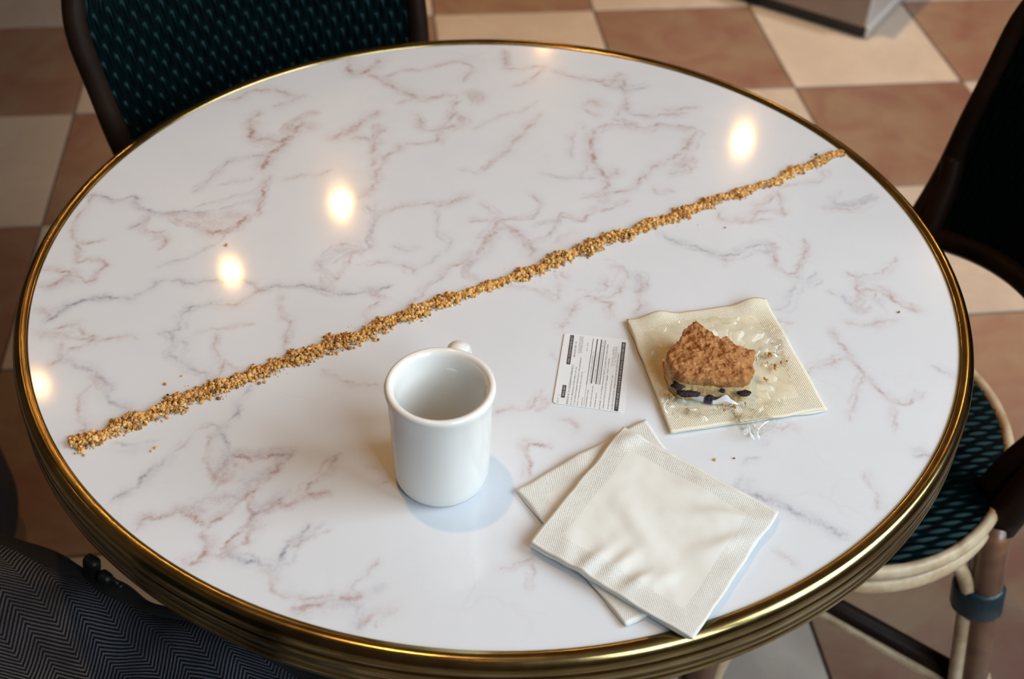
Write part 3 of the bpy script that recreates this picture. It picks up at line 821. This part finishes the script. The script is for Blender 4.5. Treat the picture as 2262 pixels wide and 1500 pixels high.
for i in range(len(E) - 1):
    a, b = top_n + 2 * i, top_n + 2 * i + 2
    fs += [(i * m_, a, b, (i + 1) * m_), (a, a + 1, b + 1, b), (i * m_ + nT, (i + 1) * m_ + nT, b + 1, a + 1)]
for i in (0, len(E) - 1):
    rim_ = [i * m_ + j for j in range(m_)] + [top_n + 2 * i + 1, top_n + 2 * i]
    fs.append(rim_ if i == 0 else rim_[::-1])
bm = bmesh.new(); me = pyd('cloth', vs, fs, True, uv); link('cloth', me, M['wool'], coat)
pts = [p + inw * .004 + Vector((0, 0, -.006 + .0015 * math.sin(k * .35))) for k, p in enumerate(E)]
o = link('lining_edge', tube_me('lining_edge', pts, [.0115 + .0018 * math.sin(k * .23) for k in range(len(pts))], 12, 1.0), M['lining'], coat); o['label'] = 'black lining edge turned up along the coat'
# buckle tab standing up at the coat's edge
bx = Vector((-.328, -.170, .526))
b = thing('strap_buckle', '', '', tuple(bx), math.radians(-25)); b.parent = coat; b.scale = (.9, .9, .9)
del b['label']; del b['category']
b['label'] = 'black leather strap end with a small buckle'
bm = bmesh.new(); box_bm(bm, (-.006, 0, .0), (.016, .012, .046), Matrix.Rotation(.25, 4, 'Y'), .0055, 3); link('strap_end', bmm('strap_end', bm, True), M['leather'], b)
bm = bmesh.new(); box_bm(bm, (.010, -.002, .0), (.014, .011, .032), Matrix.Rotation(.35, 4, 'Y'), .005, 3); link('keeper', bmm('keeper', bm, True), M['leather'], b)
link('buckle_frame', tube_me('buckle_frame', [(.012, 0, -.016), (.024, 0, -.016), (.026, 0, .002), (.018, 0, .006), (.012, 0, .002)], .0024, 8, closed=True), M['leather'], b)
bm = bmesh.new(); box_bm(bm, (.024, 0, -.001), (.014, .007, .009), None, .003, 2); link('tongue', bmm('tongue', bm, True), M['leather'], b)

# bag on the floor at the left edge
bag = thing('bag', 'dark navy canvas bag standing on the floor at the left edge', 'bag', (-.757, .165, 0))
vs, fs = [], []
for j in range(25):
    ph = -PI / 2 + PI * j / 24
    for i in range(40):
        a = 2 * PI * i / 40
        c_, s_ = math.cos(a), math.sin(a); e = .62
        rr = max(0.0, math.cos(ph)) ** .55
        x = .118 * math.copysign(abs(c_) ** e, c_) * rr * (1.05 - .18 * max(0, math.sin(ph))); y = .15 * math.copysign(abs(s_) ** e, s_) * rr
        z = .17 + .17 * math.copysign(abs(math.sin(ph)) ** .7, math.sin(ph))
        k = 1 + .04 * noise.noise(Vector((x * 12, y * 12, z * 12)))
        vs.append((x * k, y * k, max(.001, z)))
for j in range(24):
    for i in range(40): fs.append((j * 40 + i, j * 40 + (i + 1) % 40, (j + 1) * 40 + (i + 1) % 40, (j + 1) * 40 + i))
link('body', pyd('bag_body', vs, fs, True), M['navy'], bag)
for s in (-.05, .05):
    link('handle', tube_me('handle', catmull([(s, -.08, .30), (s * 1.1, -.07, .40), (s * 1.3, 0, .44), (s * 1.1, .07, .40), (s, .08, .30)], 6), .006, 8), M['leather'], bag)

# ------------------------------------------------------------------ mug
mug = thing('coffee_mug', 'empty white china coffee mug standing on the marble table', 'mug', (-.0308, -.2325, ZT), math.radians(80))
prof = [(.0005, .0035), (.020, .0035), (.0245, .0006), (.0275, .0006), (.0300, .0022), (.0316, .0060), (.0324, .012), (.0328, .030), (.0333, .055), (.0338, .072), (.0346, .079), (.0355, .0828), (.0357, .0848), (.0350, .0866), (.0335, .0874), (.0318, .0870), (.0303, .0856), (.0294, .0830), (.0288, .076), (.0282, .050), (.0278, .025), (.0270, .015), (.0240, .0095), (.0180, .0075), (.0005, .0072)]
vs, fs = lathe(prof, 96); link('body', pyd('mug_body', vs, fs, True), M['china'], mug)
hp = catmull([(.0300, 0, .0690), (.0400, 0, .0735), (.0520, 0, .0715), (.0590, 0, .0600), (.0585, 0, .0450), (.0520, 0, .0310), (.0420, 0, .0225), (.0300, 0, .0190)], 7)
link('handle', tube_me('handle', hp, .0052, 16, 1.45), M['china'], mug)

# ------------------------------------------------------------------ napkins
def sheet(name, corners, z0, th, hfun, nn=56, m=None, parent=None, wob=.0012, seed=0):
    c = [Vector((*p, 0)) for p in corners]
    vs, fs, uv = [], [], []
    for lay in (0, 1):
        for j in range(nn + 1):
            for i in range(nn + 1):
                a, b = i / nn, j / nn
                p = (c[0] * (1 - a) + c[1] * a) * (1 - b) + (c[3] * (1 - a) + c[2] * a) * b
                ed = 4 * max(abs(a - .5), abs(b - .5)) - 1
                p = p + Vector((noise.noise(Vector((a * 5, b * 5, seed))), noise.noise(Vector((a * 5, b * 5, seed + 9))), 0)) * wob
                h = hfun(a, b)
                z = z0 + h + (th if lay == 0 else 0.0)
                vs.append((p.x, p.y, z)); uv.append((a, b))
    k = nn + 1; o = k * k
    for j in range(nn):
        for i in range(nn):
            q = (j * k + i, j * k + i + 1, (j + 1) * k + i + 1, (j + 1) * k + i)
            fs.append(q[::-1]); fs.append(tuple(x + o for x in q))
    per = [i for i in range(nn)] + [nn + j * k for j in range(nn)] + [nn * k + nn - i for i in range(nn)] + [(nn - j) * k for j in range(nn)]
    for x, y in zip(per, per[1:] + per[:1]): fs.append((x, y, y + o, x + o))
    me = pyd(name, vs, fs, True, uv)
    return link(name, me, m or M['napkin'], parent)
def gauss(a, b, ca, cb, dx, dy, la, lb):      # elongated bump, (dx,dy) its long axis
    n_ = math.hypot(dx, dy); dx, dy = dx / n_, dy / n_
    u = (a - ca) * dx + (b - cb) * dy; w = -(a - ca) * dy + (b - cb) * dx
    return math.exp(-(u / la) ** 2 - (w / lb) ** 2)
NAP_TOP, NAP_LOW, NAP_PLATE = [(0.02948,-0.29379),(0.09445,-0.18775),(0.19426,-0.26019),(0.12779,-0.3616)], [(0.01997,-0.24501),(0.11147,-0.17473),(0.16676,-0.29959),(0.08952,-0.35008)], [(0.10269,-0.06748),(0.21585,-0.03741),(0.24483,-0.15824),(0.12847,-0.18721)]
nl = thing('paper_napkin', 'folded cream paper napkin lying under another, its left corner beside the mug', 'napkin', group='folded paper napkins on the table')
def h_low(a, b): return .0009 + .0022 * gauss(a, b, .45, .03, 1, .1, .12, .10) + .0012 * noise.noise(Vector((a * 3, b * 3, 2))) ** 2 + .0010 * gauss(a, b, .05, .5, 0, 1, .3, .06)
for k in range(2): sheet('ply', NAP_LOW, ZT + .0003 + .0011 * k, .0008, h_low, 44, parent=nl, seed=k * 3, wob=.0012 + .0004 * k)
ntp = thing('paper_napkin', 'upper folded cream paper napkin with its corner reaching over the brass edge', 'napkin', group='folded paper napkins on the table')
def h_top(a, b):
    h = .0046 + .0014 * (1 - a) * (1 - b)
    h += .0030 * gauss(a, b, .08, .34, 1, .25, .16, .045) + .0026 * gauss(a, b, .16, .47, 1, .3, .13, .04) + .0028 * gauss(a, b, .13, .60, 1, .4, .10, .035)
    h += .0022 * gauss(a, b, .22, .70, 1, .6, .10, .04) + .0016 * gauss(a, b, .10, .18, 1, -.3, .12, .05)
    h += .0030 * gauss(a, b, .78, .78, .6, 1, .20, .05) + .0026 * gauss(a, b, .90, .60, .35, 1, .16, .05) + .0022 * gauss(a, b, .62, .86, .9, .5, .16, .045)
    h += .0028 * gauss(a, b, .93, .08, 1, .5, .10, .05) + .0018 * gauss(a, b, .45, .40, .6, -1, .25, .07)
    h += .0007 * noise.noise(Vector((a * 4, b * 4, 5))) + .0003 * noise.noise(Vector((a * 14, b * 14, 1)))
    return h
for k in range(3):
    cc = [(x + (k - 1) * .0007 * sx_, y + (2 - k) * .0009 * sy_) for (x, y), sx_, sy_ in zip(NAP_TOP, (1, 0, 0, 1.5), (0, 1, 0, 1))]
    sheet('ply', cc, ZT + .0012 * k, .0009, h_top, 72, parent=ntp, seed=k * 7 + 1)
npl = thing('paper_napkin', 'greasy cream paper napkin spread under the piece of crumb cake', 'napkin', group='folded paper napkins on the table')
def h_pl(a, b):
    e = 1 - b if False else b
    top = math.exp(-(b / .09) ** 2)
    return .0011 + .0048 * top * (max(0, math.sin(a * 9.2 - .4)) ** 2) + .0016 * gauss(a, b, .02, .4, 0, 1, .35, .05) + .0013 * noise.noise(Vector((a * 4, b * 4, 8))) ** 2 + .0010 * gauss(a, b, .95, .5, 0, 1, .4, .06)
for k in range(2): sheet('ply', NAP_PLATE, ZT + .0003 + .0010 * k, .0008, h_pl, 52, M['greasy'], npl, seed=k * 5 + 2)

# ------------------------------------------------------------------ printed label
CARD = [(0.0542,-0.08297),(0.1035,-0.08806),(0.09616,-0.16737),(0.04505,-0.15993)]
PRINT = [('b',0.00294,(0.06017,-0.0854),(0.05666,-0.11842)),('b',0.00282,(0.05382,-0.14094),(0.05233,-0.15406)),('g',0.00147,(0.04928,-0.15094),(0.04832,-0.16013)),('t',0.00169,(0.06315,-0.09288),(0.0612,-0.11083)),('t',0.00181,(0.06024,-0.11878),(0.05523,-0.16107)),('t',0.00124,(0.06284,-0.12051),(0.05799,-0.16157)),('t',0.00124,(0.0665,-0.11054),(0.06038,-0.16189)),('t',0.00113,(0.06708,-0.126),(0.06283,-0.16177)),('g',0.00327,(0.06741,-0.08683),(0.06561,-0.10636)),('t',0.00102,(0.072,-0.09406),(0.07106,-0.10393)),('l',0.0004,(0.07643,-0.08851),(0.07007,-0.13954)),('l',0.00017,(0.07007,-0.13954),(0.06742,-0.16236)),('l',0.00079,(0.0796,-0.08892),(0.07358,-0.13814)),('l',0.00079,(0.08277,-0.08925),(0.07695,-0.13863)),('l',0.00045,(0.08574,-0.08981),(0.07976,-0.13902)),('g',0.00124,(0.07616,-0.10329),(0.07237,-0.1374)),('g',0.00136,(0.07941,-0.10453),(0.07541,-0.13824)),('g',0.00147,(0.08431,-0.09026),(0.07845,-0.13875)),('t',0.00124,(0.08748,-0.09464),(0.07875,-0.16415)),('t',0.00113,(0.08791,-0.11028),(0.08139,-0.16485)),('t',0.00124,(0.0859,-0.12956),(0.08542,-0.13414)),('t',0.00113,(0.08971,-0.12888),(0.08483,-0.16499)),('g',0.00361,(0.09314,-0.09699),(0.09046,-0.11901)),('t',0.00147,(0.0953,-0.10366),(0.08773,-0.16497)),('b',0.00305,(0.0999,-0.09142),(0.09082,-0.16583)),('t',0.00113,(0.07127,-0.14481),(0.06893,-0.16293)),('t',0.00102,(0.07483,-0.14049),(0.0721,-0.16321)),('t',0.00102,(0.07736,-0.1478),(0.07522,-0.16369)),('t',0.0009,(0.0669,-0.15329),(0.06557,-0.16278)),('g',0.00056,(0.06933,-0.12499),(0.06857,-0.12743))]
card = thing('printed_label', 'white rounded label covered in tiny black print, lying between mug and cake', 'label')
bm = bmesh.new()
c = [Vector((*p, 0)) for p in CARD]; ring_pts = []
for i in range(4):
    p, a, b = c[i], (c[i - 1] - c[i]).normalized(), (c[(i + 1) % 4] - c[i]).normalized()
    r = .0028; ce = p + (a + b) * r
    for q in range(6):
        t = q / 5
        d = (-b * math.cos(t * PI / 2) - a * math.sin(t * PI / 2)) * r
        ring_pts.append(ce + d)
def curl(p): return .0003 + .0016 * max(0, 1 - (p - c[0]).length / .03) ** 2
vt = [bm.verts.new((p.x, p.y, ZT + .0008)) for p in ring_pts]; vb = [bm.verts.new((p.x, p.y, ZT + .0002)) for p in ring_pts]
bm.faces.new(vt); bm.faces.new(vb[::-1])
for i in range(len(vt)): bm.faces.new((vt[i], vb[i], vb[(i + 1) % len(vb)], vt[(i + 1) % len(vt)]))
link('paper', bmm('paper', bm), M['card'], card)
zp = ZT + .00085
acc = {'ink': ([], []), 'text_ink': ([], []), 'grey_ink': ([], []), 'card': ([], [])}
def quad_on(kind, p, q, w, lift=0.0, o0=0.0):
    d = (q - p).normalized(); nn_ = Vector((-d.y, d.x)); V, F = acc[kind]; k = len(V)
    for s, e in ((p, -1), (p, 1), (q, 1), (q, -1)):
        t = s + nn_ * (w * .5 * e + o0); V.append((t.x, t.y, zp + lift))
    F.append((k, k + 1, k + 2, k + 3) if True else None)
def glyphs(kind, p, q, w, lift, rnd, pitch=.00085):
    d = (q - p); Ln = d.length; d.normalize(); s = 0.0
    while s < Ln - pitch * .5:
        if rnd.random() < .14: s += pitch * .7; continue
        a = p + d * s; gl = pitch * rnd.uniform(.55, .8)
        for o0 in ((-.28, .28) if rnd.random() < .6 else (-.3, 0, .3)):
            quad_on(kind, a, a + d * (gl * rnd.uniform(.5, 1)), w * .26, lift, w * o0)
        quad_on(kind, a, a + d * (gl * .34), w * rnd.uniform(.6, .95), lift)
        s += pitch
rnd = random.Random(3)
for k, w, p, q in PRINT:
    p, q = Vector(p), Vector(q)
    if k == 'l': quad_on('ink', p, q, w)
    elif k == 'b':
        quad_on('ink', p, q, w); d = (q - p).normalized(); glyphs('card', p + d * .0012, q - d * .0008, w * .52, .0001, rnd, .0011)
    elif k == 't': glyphs('text_ink', p, q, w * .85, 0, rnd)
    elif k == 'g' and w < .0035 / 1.4: glyphs('grey_ink', p, q, w * .9, 0, rnd)
    else:
        nrm = (q - p).normalized(); nrm = Vector((-nrm.y, nrm.x))
        for o0 in (-.33, 0, .33): glyphs('grey_ink', p + nrm * (w * o0), q + nrm * (w * o0), w * .28, 0, rnd, .0012)
for kind, nm in (('ink', 'black_bars'), ('text_ink', 'small_print'), ('grey_ink', 'grey_print'), ('card', 'reversed_print')):
    V, F = acc[kind]
    if V:
        o = link(nm, pyd(nm, V, F), M[kind], card); o['kind'] = 'stuff'

# ------------------------------------------------------------------ line of crumbs
CR, CW, LOOSE = [(-0.28844,-0.21932),(-0.26317,-0.20299),(-0.2308,-0.17908),(-0.2026,-0.15913),(-0.17601,-0.1425),(-0.15194,-0.12606),(-0.12706,-0.11017),(-0.10145,-0.09436),(-0.08218,-0.07855),(-0.05881,-0.06266),(-0.03478,-0.04748),(-0.00658,-0.03),(0.0224,-0.01263),(0.05218,0.00883),(0.08293,0.03038),(0.11462,0.05134),(0.14721,0.07162),(0.18102,0.09525),(0.21541,0.11474),(0.24195,0.1306),(0.26985,0.152),(0.29846,0.17327),(0.31867,0.18681)], [26,30,34,30,28,32,34,30,28,30,26,18,26,32,34,26,26,24,22,16,22,20,16], [(-0.12641,-0.10247),(-0.12148,-0.10066),(-0.13356,-0.10798),(-0.08879,-0.09883),(-0.0908,-0.09946),(-0.08523,-0.0898),(-0.10557,-0.10898),(-0.10109,-0.10618),(-0.15291,-0.12015),(-0.20208,-0.16933),(0.19425,0.06145),(0.08594,0.04126),(0.08666,0.03941),(0.15472,0.06683),(0.20953,0.10601),(0.29257,0.18122),(0.28863,0.17791),(0.17175,-0.20753),(0.15828,-0.20948),(0.32218,-0.04305),(-0.28277,-0.22577),(-0.27678,-0.22715),(-0.22994,-0.21805),(-0.232,-0.22111),(-0.22798,-0.14626),(-0.23812,-0.15538),(-0.22711,0.01082),(0.16983,-0.16037)]
ico = bmesh.new(); bmesh.ops.create_icosphere(ico, subdivisions=1, radius=1.0)
IV = np.array([v.co[:] for v in ico.verts]); IF = np.array([[v.index for v in f.verts] for f in ico.faces]); ico.free()
rng = np.random.default_rng(11)
CV, CF, CC = [], [], []
PAL = np.array([(.66, .385, .125), (.71, .47, .185), (.55, .28, .085), (.41, .175, .045), (.27, .10, .025), (.06, .055, .06)]); PW = np.array([.34, .20, .22, .15, .08, .01])
def add_crumb(x, y, z, r, c=None):
    k = sum(len(a) for a in CV)
    R = np.linalg.qr(rng.normal(size=(3, 3)))[0]
    v_ = IV * (1 + rng.uniform(-.16, .16, (len(IV), 1))) * (r * rng.uniform(.7, 1.25, (1, 3)))
    v_ = v_ @ R.T + (x, y, z)
    v_[:, 2] = np.maximum(v_[:, 2], ZT + .0001)
    CV.append(v_); CF.append(IF + k)
    c = PAL[rng.choice(6, p=PW)] if c is None else np.array(c)
    CC.append(np.tile(c * rng.uniform(.82, 1.15), (len(IV), 1)))
Pc = np.array([(p.x, p.y) for p in catmull([(*p, 0) for p in CR], 10)])
Wc = np.interp(np.linspace(0, len(CW) - 1, len(Pc)), range(len(CW)), CW) * 1.30 / 2637.64 * .93
Wc = Wc * (1 + .0 * Wc)
sl = np.r_[0, np.cumsum(np.hypot(*np.diff(Pc, axis=0).T))]
for q in range(11000):
    s = rng.uniform(0, sl[-1]); x, y = np.interp(s, sl, Pc[:, 0]), np.interp(s, sl, Pc[:, 1])
    i = min(len(Pc) - 2, int(np.searchsorted(sl, s, side='right') - 1)); d = Pc[i + 1] - Pc[i]; d /= np.hypot(*d)
    w = np.interp(s, sl, Wc) * .5 * (1 + .22 * math.sin(s * 190) + .16 * math.sin(s * 410 + 1))
    t = float(np.clip(rng.normal(0, .50), -1.25, 1.25)); x += -d[1] * t * w + .0010 * math.sin(s * 120); y += d[0] * t * w + .0010 * math.sin(s * 150 + 2)
    r = min(.0019, .00070 * math.exp(rng.normal(.2, .40)))
    hmax = max(0.0, (1 - t * t)) * w * .62
    add_crumb(x, y, ZT + r * .6 + rng.uniform(0, 1) * hmax, r)
for q, (x, y) in enumerate(LOOSE):
    dark = q in (11, 12, 15)
    add_crumb(x, y, ZT + .0008, .0009 + .0007 * rng.random(), (.03, .03, .04) if dark else ((.30, .14, .05) if q in (2, 3, 10, 17, 19) else None))
for q in range(160):
    s = rng.uniform(0, sl[-1]); x, y = np.interp(s, sl, Pc[:, 0]), np.interp(s, sl, Pc[:, 1]); add_crumb(x + rng.normal(0, .007), y + rng.normal(0, .008), ZT + .0002, .00022 + .0002 * rng.random())
CV = np.concatenate(CV); CF = np.concatenate(CF); CC = np.concatenate(CC)
me = pyd('crumb_line', CV.tolist(), CF.tolist())
at = me.attributes.new('tint', 'FLOAT_COLOR', 'POINT'); at.data.foreach_set('color', np.c_[CC, np.ones(len(CC))].astype(np.float32).ravel())
o = link('cake_crumbs', me, M['crumb']); o['kind'] = 'stuff'
tag(o, 'straight line of golden cake crumbs laid right across the marble table', 'crumbs')

# ------------------------------------------------------------------ cake in its wrapper
ctop = [(0.15108,-0.09317),(0.15713,-0.10156),(0.1649,-0.10872),(0.16917,-0.113),(0.17158,-0.10936),(0.17549,-0.11065),(0.17566,-0.11513),(0.1838,-0.12014),(0.19215,-0.12557),(0.18887,-0.14119),(0.18686,-0.15215),(0.18118,-0.15618),(0.16651,-0.15697),(0.15362,-0.15627),(0.14299,-0.15544),(0.13532,-0.15399),(0.12998,-0.14723),(0.12815,-0.13636),(0.12671,-0.12869),(0.13111,-0.12305),(0.13723,-0.11727),(0.14082,-0.10603),(0.14545,-0.09915)]
cake = thing('crumb_cake', 'broken piece of blueberry crumb cake with a brown topping, on its opened wrapper', 'cake', (.158, -.132, ZT + .0042))
cen = Vector((.158, -.136)); H = .0235
out = []
P = [Vector((x, y, 0)) for x, y in ctop]; P = P + [P[0]]
seg = [0.0]
for a, b in zip(P, P[1:]): seg.append(seg[-1] + (b - a).length)
NA = 220
for k in range(NA):
    s = seg[-1] * k / NA; i = max(j for j in range(len(seg)) if seg[j] <= s + 1e-12); i = min(i, len(P) - 2)
    t = (s - seg[i]) / max(1e-9, seg[i + 1] - seg[i]); q = P[i].lerp(P[i + 1], t); out.append(Vector((q.x, q.y)))
def rough(p, sc, am):
    return am * (noise.fractal(p * sc, 1.0, 2.0, 4))
def cake_surface(rows, ofs):
    vs, fs = [], []
    for (f_r, z) in rows:
        for k, q in enumerate(out):
            d = q - cen; b = cen + d * f_r
            p3 = Vector((b.x, b.y, z))
            dn = Vector((d.x, d.y, 0)).normalized()
            e = min(1.0, max(0.0, (f_r - .80) / .2))
            am = rough(p3, 170, .0022) + rough(p3, 420, .0012)
            if f_r < .999: p3 += Vector((0, 0, 1)) * am * (1 - .3 * e) + dn * am * e * .5
            else: p3 += dn * (am * .9) + Vector((0, 0, am * .3))
            vs.append((p3.x - .158, p3.y + .132, max(0.0, p3.z)))
    n_ = len(out)
    for r in range(len(rows) - 1):
        for k in range(n_): fs.append((r * n_ + k, r * n_ + (k + 1) % n_, (r + 1) * n_ + (k + 1) % n_, (r + 1) * n_ + k))
    fs.append(tuple(range(n_))[::-1]); fs.append(tuple((len(rows) - 1) * n_ + k for k in range(n_)))
    return vs, fs
rows = [(.02 + .98 * t, H + .0035 * (1 - t ** 2.2) - (.0016 if t > .97 else 0)) for t in np.linspace(0, 1, 34)] + [(1.0, H - .0035), (1.0, H - .0060), (.985, H - .0076), (.95, H - .0080), (.6, H - .0078)]
vs, fs = cake_surface(rows, 0); link('crumb_topping', pyd('crumb_topping', vs, fs, True), M['topping'], cake)
rows = [(.6, H - .0062), (.95, H - .0066)] + [(.975 + .014 * math.sin(t * 3), (H - .0066) * (1 - t)) for t in np.linspace(0, 1, 16)] + [(.6, 0.0)]
vs, fs = cake_surface(rows, 0); link('cake_body', pyd('cake_body', vs, fs, True), M['cake'], cake)
def berry(x, y, z, s):
    bm = bmesh.new(); bmesh.ops.create_icosphere(bm, subdivisions=3, radius=1)
    for v_ in bm.verts:
        v_.co *= 1 + .45 * noise.noise(v_.co * 1.6 + Vector((x * 900, y * 900, 0))); v_.co = Vector((v_.co.x * s[0], v_.co.y * s[1], v_.co.z * s[2]))
    o = link('blueberry', bmm('blueberry', bm, True), M['berry'], cake, (x - .158, y + .1335, z)); return o
for b_ in ((.1352, -.1543, .0125, (.0050, .0040, .0022)), (.1432, -.1570, .0080, (.0085, .0038, .0020)), (.1592, -.1582, .0050, (.0036, .0030, .0022)), (.1822, -.1585, .0112, (.0058, .0030, .0010)), (.1664, -.1588, .0130, (.0020, .0024, .0012))): berry(*b_)

WRAP = [(0.11633,-0.08289),(0.14368,-0.06916),(0.17631,-0.06193),(0.20089,-0.06484),(0.2279,-0.06974),(0.22244,-0.10022),(0.22316,-0.13471),(0.21446,-0.15544),(0.20211,-0.16619),(0.19681,-0.18878),(0.18642,-0.19497),(0.17907,-0.18968),(0.17882,-0.16967),(0.15502,-0.17317),(0.12959,-0.16542),(0.12214,-0.15427),(0.11818,-0.11598)]
film = thing('plastic_wrapper', 'crumpled clear plastic wrapper opened out under the cake', 'wrapper')
wc = Vector((.163, -.128)); wp = [Vector((x, y, 0)) for x, y in WRAP]; wl = catmull(wp + [wp[0]], 12)[:-1]
vs, fs = [], []; NR = 40; nW = len(wl)
for j in range(NR + 1):
    t = .06 + .94 * j / NR
    for k, q in enumerate(wl):
        x, y = wc.x + (q.x - wc.x) * t, wc.y + (q.y - wc.y) * t
        p3 = Vector((x, y, 0))
        rg = 1 - abs(noise.noise(p3 * 75 + Vector((3, 7, 1)))); rg2 = 1 - abs(noise.noise(p3 * 150 + Vector((1, 2, 9)))); 
        am = .0007 + .0026 * max(0, t - .60) / .4
        z = ZT + .0030 + (am * (rg ** 5) * 1.5 + am * .6 * rg2 ** 4) * (1 if t > .5 else .25)
        tail = math.exp(-((x - .189) ** 2 + (y + .190) ** 2) / .00028)
        z += .004 * tail * rg2 ** 2
        dz = .0045 * math.exp(-((t - .72) / .07) ** 2) * (.5 + .5 * math.sin(k * .9 + 1.3))
        vs.append((x + .0015 * noise.noise(p3 * 90), y + .0015 * noise.noise(p3 * 90 + Vector((5, 5, 5))), z + max(0, dz)))
for j in range(NR):
    for k in range(nW): fs.append((j * nW + k, j * nW + (k + 1) % nW, (j + 1) * nW + (k + 1) % nW, (j + 1) * nW + k))
link('film', pyd('film', vs, fs, True), M['film'], film)
# small pleats of film standing up in front of the cake
for k, (x, y, a, l, h) in enumerate(((.1285, -.1600, 1.2, .020, .006), (.1420, -.1675, .5, .022, .006), (.1480, -.1700, -.4, .018, .005), (.2010, -.1000, 1.0, .026, .007), (.1880, -.1010, 1.25, .022, .007), (.2090, -.1080, .8, .020, .005), (.1870, -.1760, 1.3, .030, .008), (.1950, -.1800, 1.0, .028, .008), (.2170, -.0930, 1.1, .018, .005))):
    d = Vector((math.cos(a), math.sin(a), 0)); n2 = Vector((-d.y, d.x, 0)); V, F = [], []
    for i in range(13):
        t = i / 12; hh = h * math.sin(PI * t) ** .7
        for (o0, z0) in ((-.35, 0), (-.12, .7), (0, 1), (.14, .65), (.4, 0)):
            p = Vector((x, y, ZT + .0034)) + d * (l * (t - .5)) + n2 * (o0 * h * 1.6 + .002 * math.sin(t * 5 + k)) + Vector((0, 0, z0 * hh))
            V.append(tuple(p))
    for i in range(12):
        for j in range(4): F.append((i * 5 + j, i * 5 + j + 1, (i + 1) * 5 + j + 1, (i + 1) * 5 + j))
    link('pleat', pyd('pleat', V, F, True), M['film'], film)

# torn coloured label around the foot of the cake
STICK = [(0.13159,-0.11921),(0.13224,-0.12898),(0.13403,-0.13661),(0.13725,-0.14264),(0.14155,-0.14715),(0.14723,-0.15061),(0.15363,-0.15307),(0.15877,-0.15466),(0.16498,-0.15527),(0.17157,-0.15538),(0.17731,-0.15415)]
S = catmull([Vector((*p, 0)) + (Vector((*p, 0)) - Vector((.1585, -.134, 0))).normalized() * .0031 for p in STICK], 6); V, F, T = [], [], []
nS = len(S)
def tone(t):
    for lim, c_ in ((.24, (.62, .02, .01)), (.32, (.55, .36, .10)), (.40, (.60, .55, .02)), (.48, (.62, .03, .02)), (.62, (.75, .75, .76)), (.72, (.04, .02, .10)), (1.01, (.78, .78, .80))):
        if t < lim: return c_
for i, p in enumerate(S):
    t = i / (nS - 1); hh = .0058 * min(1, t * 9 + .5) * (1 + .12 * math.sin(t * 21))
    if t > .70: hh = .0042 + .0062 * math.exp(-((t - .84) / .06) ** 2)
    if t > .93: hh = .0042 * (1 - t) / .07 + .0004
    tg = (S[min(i + 1, nS - 1)] - S[max(i - 1, 0)]).normalized(); nn_ = Vector((tg.y, -tg.x, 0))
    for (o0, z0) in ((.0006, 0), (.0018, .5), (.0010, 1), (.0003, 1), (.0006, .5), (0, 0)):
        q = p + nn_ * o0; V.append((q.x, q.y, ZT + .0040 + z0 * hh)); T.append(tone(t))
for i in range(nS - 1):
    for j in range(6): F.append((i * 6 + j, (i + 1) * 6 + j, (i + 1) * 6 + (j + 1) % 6, i * 6 + (j + 1) % 6))
me = pyd('torn_label', V, F)
at = me.attributes.new('tint', 'FLOAT_COLOR', 'POINT'); at.data.foreach_set('color', np.c_[np.array(T), np.ones(len(T))].astype(np.float32).ravel())
o = link('torn_label', me, M['sticker']); tag(o, 'torn red, white and black label strip stuck along the foot of the cake', 'label')

# crumbs fallen on the wrapper
CV, CF, CC = [], [], []
for q, (x, y) in enumerate([(0.20841,-0.1056),(0.20589,-0.11424),(0.2127,-0.11931),(0.21772,-0.11508),(0.2018,-0.13496),(0.17489,-0.16265),(0.16891,-0.16342),(0.18435,-0.16032),(0.19918,-0.11062),(0.13123,-0.15479),(0.22423,-0.11025),(0.20776,-0.1181)]):
    for k in range(5 if q < 7 else 2):
        r = rng.uniform(.0006, .0017); add_crumb(x + rng.normal(0, .0016), y + rng.normal(0, .0016), ZT + .0062 + r * .5, r, PAL[rng.choice([1, 2, 3])] * 1.0)
CV = np.concatenate(CV); CF = np.concatenate(CF); CC = np.concatenate(CC)
me = pyd('fallen_crumbs', CV.tolist(), CF.tolist())
at = me.attributes.new('tint', 'FLOAT_COLOR', 'POINT'); at.data.foreach_set('color', np.c_[CC, np.ones(len(CC))].astype(np.float32).ravel())
o = link('fallen_crumbs', me, M['crumb']); o['kind'] = 'stuff'
tag(o, 'few loose brown crumbs fallen on the plastic wrapper beside the cake', 'crumbs')
